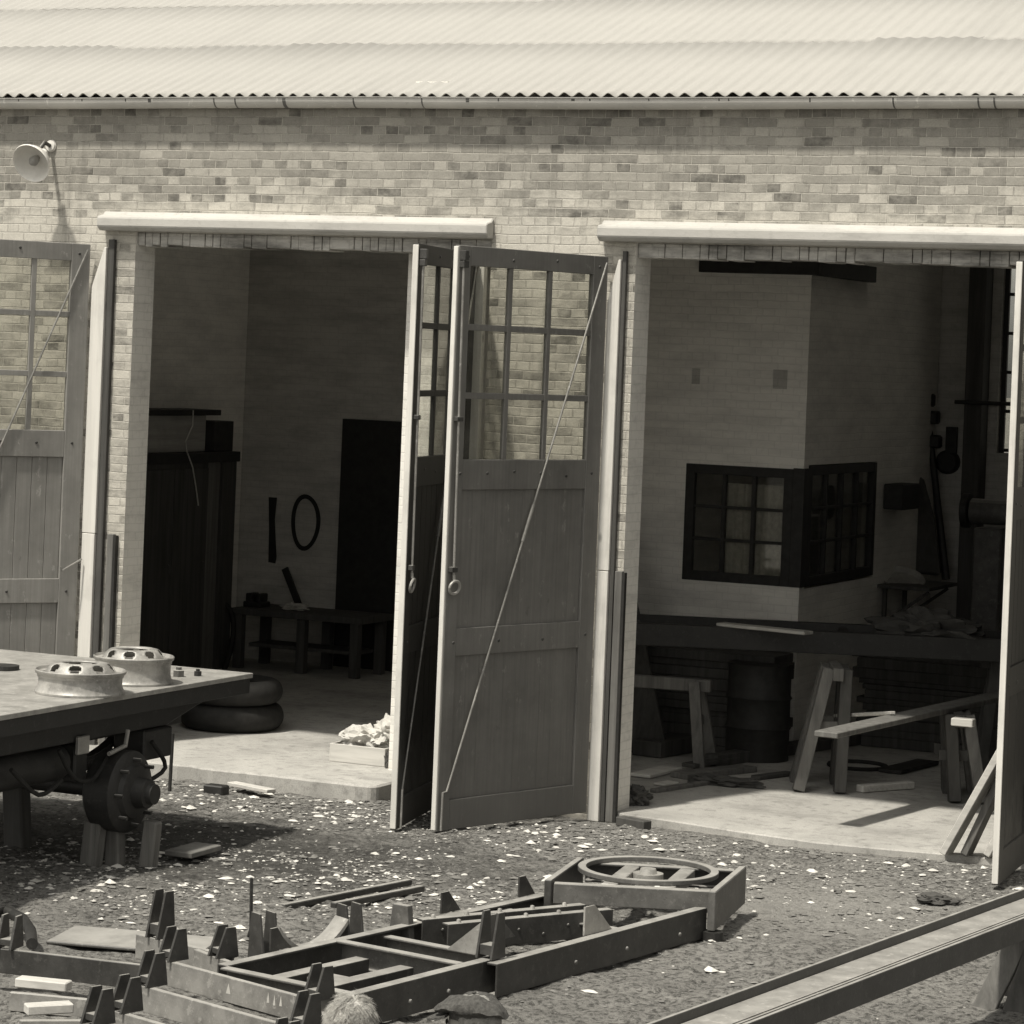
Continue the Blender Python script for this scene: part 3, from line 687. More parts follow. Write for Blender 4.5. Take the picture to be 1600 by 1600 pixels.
beam('grey_board', at(1060,1212,Z=.05), at(1170,1200,Z=.05), .2, .05, M['wood'], 'grey board lying on floor right of the low sawhorse', 'board')
crumple('dark_sack', at(1130,1222,Z=.05), (.35,.12,.06), M['jacket'], 'flattened dark sack on floor before the low sawhorse', 'sack', 8)
crumple('dark_bundle', at(985,1245,Z=.08)+Vector((.05,0,0)), (.13,.16,.10), M['jacket'], 'dark bundle on floor at foot of left jamb of right doorway', 'bundle', 9)
b = MB(); c0 = at(1340,1196,Z=.04); b.tube([c0 + Vector((.26*math.cos(t), .26*math.sin(t), 0)) for t in [2*math.pi*k/40 for k in range(41)]], .02, 8); tag(b.build('hose_coil', M['rubber'], smooth=True), 'dark ring of hose lying flat on right bay floor', 'hose')
# barrel-like dark mass below the frame
dr_ = thing('oil_drum', 'dark oil drum standing below the long steel frame', 'drum', (-.15,3.55,.026))
b = MB(); b.lathe([(0,.0),(.29,.0),(.29,.28),(.305,.30),(.29,.32),(.29,.55),(.305,.57),(.29,.59),(.29,.86),(.30,.88),(.28,.87),(0,.87)], (-.15,3.75,.026), (0,0,1), 28); b.build('drum_body', M['black'], dr_, smooth=True)
# leaning planks by the right jamb
for i, (px0, py0, w_, mt, lab) in enumerate(((1478,1334,.17,'wood_pale','widest pale plank leaning on right door, nearest the opening'), (1510,1336,.14,'wood','dark plank leaning on right door, middle one'), (1545,1338,.12,'wood_pale','short pale plank leaning on right door, closest to it'))):
    p = at(px0, py0, Z=.03); q = Vector((3.34, p.y-.05+.05*i, (1.12, 1.02, .62)[i])) if i < 2 else Vector((3.34, p.y-.02, .55))
    d_ = (q-p).normalized()
    b = MB(); b.bar(p + Vector((0,0,.01)), q - d_*.05, .055, w_, (0,-1,.2)); tag(b.build('leaning_plank', M[mt], bevel=.005), lab, 'plank', 'planks leaning at the right door')
beam('white_batten', (.95,2.64,.625), at(1395,1114,Z=.822), .05, .03, M['wood_pale'], 'thin white batten lying by the sloping plank, end towards the door', 'batten')
b = MB(); p = at(1505,1128,Z=.80); b.box((p.x-.09,p.y-.05,.767),(p.x+.09,p.y+.05,.83)); tag(b.build('wood_block', M['wood_pale'], bevel=.006), 'pale wood block on top of the dark right-hand sawhorse', 'block')
beam('frame_offcut', at(1225,1012,Z=1.10), at(1258,1004,Z=1.10), .12, .05, M['wood_pale'], 'small pale offcut beside the tall sawhorse head', 'offcut')
for i, (x0, y0, x1, y1, z, w_, mt, lab) in enumerate(((1075,1196,1180,1178,.075,.14,'wood_dark','dark board on floor crossing behind the flattened sack'), (1180,1215,1235,1208,.045,.10,'wood_dark','dark stub of timber on floor left of tall sawhorse foot'), (1390,1205,1450,1190,.05,.22,'black','black flat plate on floor under the sloping plank'), (1020,1236,1110,1222,.04,.07,'wood','thin grey lath on floor in front of the flattened sack'))):
    beam('loose_board', at(x0,y0,Z=z), at(x1,y1,Z=z), w_, .035, M[mt], lab, 'board')
crumple('tarpaulin', (1.35,4.05,1.30), (.55,.28,.20), M['jacket'], 'dark tarpaulin heaped on the far part of the steel frame', 'tarpaulin', 31)
# things along the back of the right bay
pl = thing('drag_pole', 'tall dark pole with clamps leaning at back of right bay', 'pole', at(1478,880,Y=8.5))
b = MB(); b.tube([at(1478,905,Y=8.5), at(1443,590,Y=8.8)], .045, 8, .03); b.build('shaft', M['iron'], pl, smooth=True)
for (x, y, s_) in ((1446,625,.10),(1455,652,.09),(1462,690,.06)):
    p = at(x, y, Y=8.68); b = MB(); b.box((p.x-s_,p.y-.06,p.z-.07),(p.x+s_,p.y+.06,p.z+.07)); b.build('clamp', M['iron'], pl, bevel=.02)
b = MB(); p = at(1437,890,Y=8.3); b.prism([(p.x-.17,8.3,p.z-.05),(p.x+.22,8.3,p.z-.05),(p.x+.12,8.3,p.z+.55),(p.x-.02,8.3,p.z+.98),(p.x-.1,8.3,p.z+.98),(p.x-.15,8.3,p.z+.6)], (0,.1,0)); tag(b.build('hanging_coat', M['jacket'], bevel=.03), 'dark work coat hanging at back of right bay', 'coat')
b = MB(); b.box((OX+.014,7.0,2.22),(OX+.22,7.6,2.48)); tag(b.build('switch_box', M['black'], bevel=.01), 'dark box fixed on the office wall beside its window', 'box')
b = MB(); p = at(1480,722,Y=8.84); b.lathe([(.0,.03),(.10,.03),(.13,0),(.13,-.06)], p, (0,-1,0), 20); b.box((p.x-.02,p.y-.03,p.z+.1),(p.x+.1,p.y+.02,p.z+.38)); tag(b.build('wall_bell', M['black']), 'round dark bell on the back wall right of the pole', 'bell')
b = MB(); p = at(1522,700,Y=8.7); b.box((p.x-.10,8.6,.03),(p.x+.09,8.88,5.2)); tag(b.build('steel_column', M['wood_dark'], bevel=.01), 'dark vertical column against back wall by the window', 'column')
b = MB(); b.tube([at(1492,628,Y=8.58), at(1600,632,Y=8.58)], .022, 8); tag(b.build('wall_pipe', M['iron']), 'thin dark pipe crossing the dark column at back', 'pipe')
gm = thing('bench_grinder', 'grey machine on stand at right rear of right bay', 'machine', at(1550,960,Y=7.6))
p = at(1550,800,Y=7.6)
b = MB(); b.box((p.x-.15,p.y-.15,.03),(p.x+.15,p.y+.15,p.z-.16)); b.build('pedestal', M['steel_mid'], gm, bevel=.02)
b = MB(); b.tube([p+Vector((-.22,0,0)), p+Vector((.22,0,0))], .13, 16); b.build('motor', M['steel_mid'], gm, bevel=.01, smooth=True)
for s_ in (-1, 1):
    b = MB(); b.tube([p+Vector((s_*.23,0,0)), p+Vector((s_*.30,0,0))], .18, 20); b.build('wheel', M['iron'], gm, smooth=True)
b = MB(); p = at(1390,908,Y=7.4); b.lathe([(.02,.0),(.20,.0),(.25,.05),(.24,.055),(.19,.012),(.0,.012)], (p.x+.12,7.4,1.47), (0.25,-.35,1), 28); tag(b.build('metal_bowl', M['steel_pale'], smooth=True), 'shiny shallow metal dish on the shelf past the office window', 'dish')
b = MB(); b.box((OX+.002,6.95,1.42),(OX+.55,8.0,1.455)); b.bar((OX+.04,7.1,1.02),(OX+.04,7.1,1.418),.04,.04,(0,1,0)); b.bar((OX+.04,7.8,1.02),(OX+.04,7.8,1.418),.04,.04,(0,1,0)); b.bar((OX+.03,7.1,1.05),(OX+.5,7.1,1.40),.03,.03); b.bar((OX+.03,7.8,1.05),(OX+.5,7.8,1.40),.03,.03)
tag(b.build('wall_shelf', M['wood_dark']), 'dark shelf on office wall holding the metal dish', 'shelf')
# timber stack and machinery in the dark, low at the back
for i, (x0, x1, y0, z1, lab) in enumerate(((.3,2.9,5.3,.95,'dark low timber stack behind the sawhorses at right'), (-1.85,-.15,3.9,.92,'dark stacked boards against the office front wall'))):
    st = thing('timber_stack', lab, 'timber stack', ((x0+x1)/2, y0+.4, .026)); z = .026; r_ = random.Random(i)
    while z < z1:
        b = MB(); h = r_.uniform(.05,.11); b.box((x0+r_.uniform(-.1,.1), y0+r_.uniform(-.03,.03), z+.002),(x1+r_.uniform(-.15,.15), y0+.52+r_.uniform(-.03,.03), z+h)); b.build('board', M['wood_dark'], st, bevel=.005); z += h
# sheet leaning at left of the office (dark triangle)
b = MB(); b.prism([(-1.87,3.3,.03),(-.85,3.3,.03),(-1.75,3.95,2.35),(-1.87,3.95,2.45)], (0,.04,.0)); tag(b.build('leaning_sheet', M['wood_dark']), 'dark triangular sheet leaning in left corner of right bay', 'sheet')

# ------------------------------------------------------------------ wall lamp
lm = thing('wall_lamp', 'white enamel bell-shaped lamp on bracket high on the brick wall', 'lamp', at(80,230,Y=0))
p = at(80,228,Y=-.004)
b = MB(); b.lathe([(0,.025),(.045,.022),(.055,.0),(0,0)], p+Vector((0,-.001,0)), (0,-1,0), 20); b.build('mount', M['enamel'], lm, smooth=True)
ax = Vector((.02,-.86,-.48)).normalized()
q = at(63,243,Y=-.26)
b = MB(); b.tube([p+Vector((0,-.02,0)), p+Vector((.01,-.12,.02)), q.lerp(p,.35)+Vector((0,-.06,.03)), q], .018, 10); b.build('bracket_arm', M['steel'], lm, smooth=True)
b = MB(); b.lathe([(0.038,-0.064),(0.044,0.000),(0.064,0.019),(0.109,0.045),(0.143,0.090),(0.164,0.141),(0.175,0.160),(0.179,0.155),(0.175,0.166),(0.159,0.145),(0.136,0.092),(0.102,0.054),(0.000,0.038)], q, ax, 40)
b.build('lamp_shade', M['enamel'], lm, smooth=True)
b = MB(); b.lathe([(0.000,0.160),(0.026,0.154),(0.044,0.122),(0.036,0.077),(0.023,0.058),(0.020,0.040)], q, ax, 16); b.build('bulb', M['enamel_in'], lm, smooth=True)

# ------------------------------------------------------------------ flatbed trailer at left
tr = thing('flatbed_trailer', 'flatbed trailer with pale deck propped on blocks at left edge', 'trailer', (-3.0, -4.4, 0))
DX1, DY1, DZ = -1.88, -2.60, 1.20
b = MB(); b.box((-4.4,-7.6,DZ-.035),(DX1,DY1,DZ)); b.build('deck', M['steel_pale'], tr, bevel=.003)
b = MB(); b.box((DX1-.06,-7.6,DZ-.15),(DX1-.012,DY1-.02,DZ-.036)); b.build('side_rail', M['iron'], tr, bevel=.004)
b = MB(); b.box((-4.4,DY1-.07,DZ-.15),(DX1-.062,DY1-.02,DZ-.036)); b.build('end_rail', M['iron'], tr, bevel=.004)
for x in (-2.35, -3.45):
    b = MB(); b.box((x-.05,-7.6,DZ-.38),(x+.05,DY1-.3,DZ-.152)); b.build('chassis_rail', M['iron'], tr, bevel=.005)
for y in (-3.2,-3.95,-4.7,-5.5,-6.3):
    b = MB(); b.box((-4.35,y-.04,DZ-.15),(DX1-.062,y+.04,DZ-.037)); b.build('cross_bearer', M['iron'], tr, bevel=.004)
HB = Vector((-1.98,-4.15,.50))
b = MB(); b.tube([HB+Vector((-2.1,0,0)), HB+Vector((.0,0,0))], .065, 14); b.build('axle', M['iron'], tr, smooth=True)
for sx, xx in ((1, 0), (-1, -1.9)):
    o_ = HB+Vector((xx,0,0)); b = MB()
    b.lathe([(0,-.20),(.24,-.20),(.285,-.16),(.285,.03),(.265,.05),(.20,.06),(.18,.09),(.11,.11),(.10,.19),(.075,.20),(.07,.24),(0,.24)], o_, (sx,0,0), 32)
    hb = b.build('brake_drum', M['iron'], tr, smooth=True)
    b = MB()
    for k in range(8):
        t = 2*math.pi*k/8; c_ = o_+Vector((sx*.045,.225*math.cos(t),.225*math.sin(t))); b.tube([c_, c_+Vector((sx*.075,0,0))], .014, 8)
    b.build('wheel_studs', M['steel'], hb)
b = MB(); b.prism([(-2.14,-7.5,.88),(-2.14,-3.45,.88),(-2.14,-3.05,.98),(-2.14,-2.75,1.04),(-2.14,-7.5,1.04)], (.05,0,0)); b.build('side_member', M['iron'], tr, bevel=.006)
b = MB(); b.tube([(-2.22,-5.7,.74),(-2.22,-5.64,.74),(-2.22,-4.72,.74),(-2.22,-4.66,.74)], .125, 18); b.build('air_tank', M['iron'], tr, bevel=.02, smooth=True)
b = MB(); b.box((-2.32,-3.80,.66),(-2.06,-3.42,.875)); b.build('battery_box', M['iron'], tr, bevel=.012)
b = MB(); b.box((-2.30,-4.62,.60),(-2.10,-4.46,.86)); b.build('spring_bracket', M['iron'], tr, bevel=.015)
for k_, pts_ in enumerate((((-2.05,-4.9,.86),(-2.02,-4.75,.66),(-2.03,-4.5,.62),(-2.05,-4.3,.74)), ((-2.03,-3.75,.80),(-2.0,-3.6,.60),(-2.02,-3.9,.52),(-2.03,-4.05,.60)), ((-2.02,-5.5,.80),(-2.0,-5.2,.60),(-2.02,-4.9,.66)))):
    b = MB(); P_ = [Vector(q) for q in pts_]; sm_ = []
    for i in range(len(P_)-1):
        a0, a1, a2, a3 = P_[max(i-1,0)], P_[i], P_[i+1], P_[min(i+2,len(P_)-1)]
        for t_ in (0,.25,.5,.75): sm_.append(.5*((2*a1)+(a2-a0)*t_+(2*a0-5*a1+4*a2-a3)*t_**2+(3*a1-a0-3*a2+a3)*t_**3))
    b.tube(sm_+[P_[-1]], .016, 8); b.build('brake_hose', M['rubber'], tr, smooth=True)
# leaf springs
for x in (-2.38, -3.42):
    b = MB()
    for j in range(6):
        L = .62-.08*j; n = 12; zz = .60+.016*(5-j)
        for i in range(n):
            a_, c_ = -L+2*L*i/n, -L+2*L*(i+1)/n
            za, zc = zz+.20*(a_/.62)**2, zz+.20*(c_/.62)**2
            b.hexa([(x-.035,HB.y+a_,za),(x+.035,HB.y+a_,za),(x+.035,HB.y+c_,zc),(x-.035,HB.y+c_,zc),(x-.035,HB.y+a_,za+.013),(x+.035,HB.y+a_,za+.013),(x+.035,HB.y+c_,zc+.013),(x-.035,HB.y+c_,zc+.013)])
    b.build('leaf_spring', M['iron'], tr)
    for dy in (-.6,.6):
        b = MB(); b.box((x-.055,HB.y+dy-.06,.72),(x+.055,HB.y+dy+.06,DZ-.382)); b.build('spring_hanger', M['steel_mid'] if dy > 0 else M['steel_pale'], tr, bevel=.01)
b = MB(); p = at(126,1163,X=-2.085); b.box((p.x,p.y-.07,p.z-.065),(p.x+.03,p.y+.07,p.z+.06)); b.build('highlight_plate', M['steel_pale'], tr, bevel=.006)  # pale plate put in for a bright highlight under the deck
b = MB(); p0, p1, p2 = at(170,1178,X=-2.0), at(196,1165,X=-2.0), at(200,1140,X=-2.0); b.tube([p0,p1,p2], .016, 8); b.build('brake_pipe', M['steel_pale'], tr, smooth=True)
b = MB(); p0, p1, p2 = at(86,1214,X=-2.3), at(100,1206,X=-2.3), at(142,1220,X=-2.3); b.tube([p0,p1,p2], .022, 8); b.build('highlight_rod', M['steel_pale'], tr, smooth=True)  # pale rod put in for another highlight below
def block(x, y, z, w_, ang, mat, lab):
    b = MB(); s_ = Vector((x,y,-.03)); e_ = Vector((x+math.sin(ang)*z, y, z)); b.bar(s_, e_, w_, w_*.85, (0,1,0))
    return tag(b.build('timber_prop', mat, bevel=.012), lab, 'prop', 'timber props under the flatbed')
block(-2.16,-4.28,.30,.13,R(6),M['wood'],'leftmost of three short timber props under the brake drum')
block(-2.04,-4.15,.32,.12,R(-4),M['wood'],'middle of three short timber props under the brake drum')
block(-1.83,-4.06,.30,.11,R(5),M['wood'],'rightmost of three short timber props under the brake drum')
block(-2.95,-4.0,.62,.16,R(-5),M['wood_dark'],'taller dark timber prop at the left picture edge')
# thin rod stuck in the ground by the trailer
b = MB(); p = at(265,1235,Z=0); q = at(270,1146,Y=p.y); b.tube([p-Vector((0,0,.05)), q], .015, 8); tag(b.build('ground_stake', M['iron']), 'thin dark rod standing in the ground right of the trailer', 'rod')

# wheel rims on the deck
def rim(loc, R_, h, label, first=None):
    t = thing('steel_wheel', label, 'wheel rim', loc, 0, 'wheel rims lying on the flatbed')
    b = MB()
    prof = [(R_,0),(R_,.012),(R_*.97,.022),(R_*.95,.035),(R_*.925,h*.35),(R_*.925,h*.7),(R_*.95,h-.045),(R_*.955,h-.03),(R_*1.0,h-.018),(R_*1.01,h),(R_*.985,h+.006),(R_*.95,h-.012),
            (R_*.86,h-.02),(R_*.83,h-.05),(R_*.82,.02),(R_*.85,.0)]
    b.lathe(prof, loc, (0,0,1), 48, True); b.build('rim_barrel', M['wheel'], t, smooth=True)
    # domed disc with hand holes
    b = MB(); n = 96; rad = [R_*.82, R_*.76, R_*.72, R_*.68, R_*.64, R_*.60, R_*.52, R_*.44, R_*.36]; zz = [h-.03,h+.002,h+.018,h+.032,h+.043,h+.05,h+.055,h+.054,h+.045]
    ring = [[b.bm.verts.new((loc[0]+r*math.cos(2*math.pi*k/n), loc[1]+r*math.sin(2*math.pi*k/n), loc[2]+z)) for k in range(n)] for r, z in zip(rad, zz)]
    for j in range(len(ring)-1):
        for k in range(n):
            ph = (k % 12); w_ = {1: 2, 2: 3, 3: 3, 4: 2}.get(j, 0)
            if w_ and abs(ph-5.5) < w_: continue
            b.face([ring[j][k], ring[j][(k+1)%n], ring[j+1][(k+1)%n], ring[j+1][k]])
    o = b.build('wheel_disc', M['wheel'], t, smooth=True); s_ = o.modifiers.new('t','SOLIDIFY'); s_.thickness = .008
    return t
p = at(116,1085,Z=1.2); rim((p.x-.02,p.y+.10,1.202), .31, .155, 'nearer pale steel wheel rim lying on the flatbed deck')
p = at(192,1070,Z=1.2); rim((p.x-.03,p.y+.18,1.202), .285, .185, 'farther pale steel wheel rim, partly behind the nearer one')
for (x, y, s_, lab, mt) in ((279,1052,.040,'pale small nut block on the deck right of wheel rims','steel_mid'), (309,1051,.028,'tiny dark bolt on the deck near its corner','iron')):
    p = at(x, y+5, Z=1.2); b = MB(); b.lathe([(0,0),(s_*1.1,0),(s_*1.1,s_*1.1),(s_*.6,s_*1.2),(s_*.6,s_*1.7),(0,s_*1.75)], (p.x,p.y,1.2015), (0,0,1), 6); tag(b.build('wheel_nut', M[mt]), lab, 'nut')
b = MB(); p = at(4,1046,Z=1.2); b.lathe([(0,0),(.12,0),(.12,.03),(0,.035)], (p.x,p.y,1.202), (0,0,1), 20); tag(b.build('steel_disc', M['iron']), 'dark flat disc on the deck at left picture edge', 'disc')

# ------------------------------------------------------------------ trailer frame with turntable, lying on the ground
AX = Vector((.183,.983,0)); BX = Vector((.983,-.183,0)); O = Vector((1.66,-7.48,0))
def L(a_, b_, z): return O + AX*a_ + BX*b_ + Vector((0,0,z))
def fork(b, x, z, h=.165, gap=.085, w0=.15, w1=.07, y=0):
    for dx in (-gap/2, gap/2):
        b.prism([(x+dx,y-w0/2,z),(x+dx,y+w0/2,z),(x+dx,y+w1*.7,z+h),(x+dx,y-w1*.2,z+h)], (.016,0,0))
    b.box((x-gap/2+.016,y-w0*.35,z+.02),(x+gap/2,y+w0*.35,z+h*.30))
tf = thing('trailer_frame', 'steel drawbar frame with turntable ring lying on the ground', 'trailer frame', (1.7,-5.6,0))
def channel(b, p, q, w_, h, t=.014, side=1):
    """channel section bar p->q, top at p.z, web on +side"""
    p, q = Vector(p), Vector(q); d = (q-p).normalized(); s_ = d.cross(Vector((0,0,1))).normalized()*side
    up = Vector((0,0,1))
    o_ = [(0,0),(0,-h),(-w_,-h),(-w_,-h+t),(-t,-h+t),(-t,-t),(-w_,-t),(-w_,0)]
    b.prism([p + s_*x + up*z for x, z in o_], q-p)
def rail(a0, b0, a1, b1, z, h=.19, w_=.075, side=1, mat='steel', name='side_rail'):
    b = MB(); channel(b, L(a0,b0,z), L(a1,b1,z), w_, h, .013, side); return b.build(name, M[mat], tf, bevel=.003)
rail(-.25, .05, 1.16, .05, .205); rail(1.02, .13, 3.36, .09, .20)
rail(-.1, -.98, 3.25, -.92, .20, side=-1)
# cross members
for (a_, z, h) in ((.92,.203,.15),(1.35,.17,.12),(2.55,.17,.12)):
    b = MB(); channel(b, L(a_,-.90,z), L(a_,-.03,z), .07, h, .012, -1); b.build('cross_member', M['steel_mid'], tf, bevel=.003)
b = MB(); channel(b, L(-.1,-.90,.20), L(-.1,-.03,.20), .07, .15, .012, -1); b.build('cross_member', M['steel_mid'], tf, bevel=.003)
# inner longitudinal plates with rivets
for (b0, b1) in ((-.82,-.40),(-.63,-.20)):
    p, q = L(1.58,b0,.235), L(2.72,b1,.235); b = MB(); channel(b, p, q, .07, .16, .012, 1); o = b.build('inner_rail', M['steel'], tf, bevel=.003)
    sd_ = (q-p).normalized().cross(Vector((0,0,1)))
    for k in range(5):
        b = MB(); b.lathe([(0,.022),(.012,.018),(.016,0)], p.lerp(q, .08+.2*k)-sd_*.035, (0,0,1), 10); b.build('rivet', M['steel_pale'], o)
    for k in range(6):
        b = MB(); b.lathe([(0,.008),(.008,.006),(.011,0)], p.lerp(q, .12+.15*k)+sd_*.001+Vector((0,0,-.07-(k%2)*.04)), sd_, 8); b.build('rivet', M['steel'], o)
# small box channels inside the near half
for bb in (-.66,-.34):
    b = MB(); channel(b, L(-.02,bb,.14), L(.84,bb+.02,.14), .10, .09, .010, 1); b.build('inner_rail', M['steel'], tf, bevel=.003)
b = MB(); b.box((0,0,0),(1,1,1)); b.bm.clear(); b.hexa([L(.25,-.62,.10),L(.42,-.62,.10),L(.42,-.40,.10),L(.25,-.40,.10),L(.25,-.62,.13),L(.42,-.62,.13),L(.42,-.40,.13),L(.25,-.40,.13)]); b.build('base_plate', M['steel_pale'], tf)
# gussets
def gusset(a_, b_, da, h, z, mat='steel_mid', th=.012, along=True, b2=0):
    b = MB(); p = L(a_, b_, z)
    e = AX*da if along else BX*da
    b.prism([p, p+e, p+e*.35+Vector((0,0,h)), p+Vector((0,0,h))], (BX if along else AX)*th); return b.build('gusset', M[mat], tf)
b = MB(); q_ = L(1.12,.0,.206); fork(b, 0, 0, .26, .10, .14, .07); fo = b.build('stake', M['steel'], tf, bevel=.002); fo.matrix_parent_inverse = Matrix(); fo.location = q_ - tf.location; fo.rotation_euler = (0,0,R(-10))
b = MB(); b.prism([L(1.12,-.06,.206),L(1.12,-.30,.206),L(1.12,-.06,.40)], AX*.014); b.build('gusset', M['steel_pale'], tf); gusset(1.42,-.25,.30,.16,.205)
gusset(2.05,.02,.3,.17,.20,'steel_pale')
for a_, b_, da_ in ((.35,-.985,.16),(1.95,-.965,.2),(2.75,-.945,.18)): gusset(a_, b_, da_, .13, .202, 'steel')
for a_ in (.25,.6,1.75,2.3,2.9):
    b = MB(); p = L(a_, .10 if a_ < 1 else .175, .11); b.lathe([(0,.012),(.010,.010),(.014,0)], p, BX, 8); b.build('bolt_head', M['steel_mid'], tf)
# turntable head
TC = Vector((1.80,-3.80,.30))
b = MB(); b.lathe([(.405,.012),(.405,.042),(.46,.042),(.46,.012)], TC+Vector((0,0,-.01)), (0,0,1), 72, True); b.build('turntable_ring', M['steel_mid'], tf, bevel=.003, smooth=True)
hd = [Vector((1.45,-4.53,0)), Vector((2.41,-4.18,0)), Vector((2.25,-3.30,0)), Vector((1.29,-3.64,0))]
Z_ = Vector((0,0,1))
b = MB(); channel(b, hd[0]+Z_*.30, hd[1]+Z_*.30-Vector((.035,0,0)), .08, .125, .013, 1); b.build('head_beam', M['steel_mid'], tf, bevel=.003)
b = MB(); channel(b, hd[3]+Z_*.30, hd[2]+Z_*.30-Vector((.035,0,0)), .08, .125, .013, -1); b.build('head_beam', M['steel'], tf, bevel=.003)
b = MB(); b.bar(hd[1]+Z_*.19+Vector((.0,-.06,0)), hd[2]+Z_*.19+Vector((0,.06,0)), .05, .25); b.build('end_plate', M['steel_mid'], tf, bevel=.006)
b = MB(); b.bar(hd[0]+Z_*.22+Vector((-.04,0,0)), hd[3]+Z_*.22+Vector((-.04,0,0)), .05, .20); b.build('end_plate', M['steel'], tf, bevel=.006)
for f_ in (.32,.68):
    p, q = hd[0].lerp(hd[1], f_)+Z_*.26, hd[3].lerp(hd[2], f_)+Z_*.26; d_ = (q-p).normalized()*.09
    b = MB(); b.bar(p+d_, q-d_, .10, .08); b.build('ring_bearer', M['steel_pale'], tf, bevel=.004)
b = MB(); b.lathe([(0,.03),(.05,.03),(.06,0),(.10,0),(.10,-.04),(0,-.04)], TC+Vector((0,0,.0)), (0,0,1), 20); b.build('king_pin', M['steel_pale'], tf, smooth=True)
b = MB(); b.tube([hd[1]+Vector((.0,-.02,.0)), hd[1]+Vector((.0,-.02,.06))], .07, 14); b.build('foot', M['iron'], tf)

# ------------------------------------------------------------------ bolsters with forked stakes, piled in the left foreground
BG = 'forked bolsters piled in the left foreground'
def bolster(label, p, q, top, h=.135, forks=(0.02, .98), fh=.175, mat='steel_face'):
    p, q = Vector((p[0],p[1],0)), Vector((q[0],q[1],0)); Ln = (q-p).length
    t = thing('bolster', label, 'bolster', (p.x,p.y,top-h), math.atan2((q-p).y,(q-p).x), BG)
    b = MB(); channel(b, (0,-.05,h), (Ln,-.05,h), .035, h, .010, 1); b.build('beam', M[mat], t, bevel=.003, world=False)
    for f_ in forks:
        b = MB(); fork(b, f_*Ln, h+.001, fh); b.build('stake', M['steel'], t, bevel=.002, world=False)
    return t
bolster('farthest steel bolster of the row, with forks at both ends', (.44,-7.52), (1.62,-7.92), .22, forks=(.02,.97))
b0_ = [o for o in COL.objects if o.get('label','').startswith('farthest steel bolster')][0]; bm0 = [c for c in children(b0_) if c.name.startswith('beam')][0]
for (x, z, w_) in ((.56,.07,.018),(.88,.08,.010),(.93,.075,.009),(.98,.08,.010)):
    b = MB(); b.prism([(x-w_,-.0512,z-.022),(x+w_,-.0512,z-.02),(x+w_*.7,-.0512,z+.0),(x+w_*.1,-.0512,z+.035),(x-w_*.4,-.0512,z+.01)], (0,.0008,0)); b.build('chalk_mark', M['cloth'], bm0, world=False)
bolster('second steel bolster from the back, left end forked', (.70,-8.17), (1.88,-8.56), .23)
bolster('third steel bolster, cut by the bottom picture edge', (.93,-8.78), (2.1,-9.17), .24)
bolster('nearest steel bolster, only its left fork in view', (.98,-9.12), (2.15,-9.5), .25)
b_ = bolster('long dark beam running out of left picture edge behind the bolsters', (-1.3,-7.88), (.42,-7.70), .22, forks=(.50,), fh=.18, mat='steel')
bolster('tall forked beam standing behind the bolsters at left', (-.15,-6.85), (.62,-7.05), .18, h=.14, forks=(.18,), fh=.27)
bolster('short steel beam with one plain stake left of the frame', (.35,-7.02), (.72,-7.22), .18, h=.14, forks=(.55,), fh=.17)
# pale planks among the bolsters
beam('packing_plank', at(28,1533,Z=.14), at(108,1541,Z=.14), .09, .05, M['wood_pale'], 'upper pale packing plank between the bolsters at left', 'plank')
beam('packing_plank', at(40,1577,Z=.14), at(112,1573,Z=.14), .09, .05, M['wood_pale'], 'lower pale packing plank between the bolsters at left', 'plank')
bolster('grey beam at left whose near end carries the upper pale packing plank', at(20,1548,Z=.11)[:2], at(212,1566,Z=.11)[:2], .112, h=.10, forks=())
bolster('grey beam at left whose near end carries the lower pale packing plank', at(30,1592,Z=.11)[:2], at(180,1592,Z=.11)[:2], .112, h=.10, forks=())
beam('grey_sheet', at(95,1460,Z=.03), at(330,1480,Z=.03), .5, .02, M['steel_mid'], 'flat grey sheet lying on ground behind the left bolsters', 'sheet')
# saddle between two forks
cr = thing('log_cradle', 'curved pale saddle between two dark forks left of the frame', 'cradle', (.70,-6.40,0), R(62))
b = MB(); n = 16; pr = []
for k in range(n+1):
    t = -1 + 2*k/n; pr.append((t*.24, 0, .13 + .15*abs(t)**2.2))
b.prism([(x, -.07, z) for x, y, z in pr] + [(x, -.07, z-.03) for x, y, z in pr[::-1]], (0,.14,0)); b.build('saddle', M['steel_pale'], cr, world=False)
b = MB(); b.box((-.26,-.06,-.02),(.26,.06,.099)); b.build('base', M['steel_mid'], cr, bevel=.004, world=False)
for s_ in (-1, 1):
    b = MB(); fork(b, s_*.30, -.01, .36, .10, .20, .10); b.build('stake', M['steel'], cr, bevel=.002, world=False)
st_ = thing('plate_stake', 'small trapezoid steel stake beside far rail of the frame', 'stake', (.90,-5.78,0))
b = MB(); p = Vector((.90,-5.78,-.02)); b.prism([p, p+Vector((.19,-.03,0)), p+Vector((.15,-.02,.33)), p+Vector((.04,0,.33))], (.01,.05,0)); b.build('plate', M['steel_mid'], st_, bevel=.003)
b = MB(); b.box((p.x-.03,p.y-.06,-.02),(p.x+.24,p.y+.10,.02)); b.build('foot', M['steel'], st_)
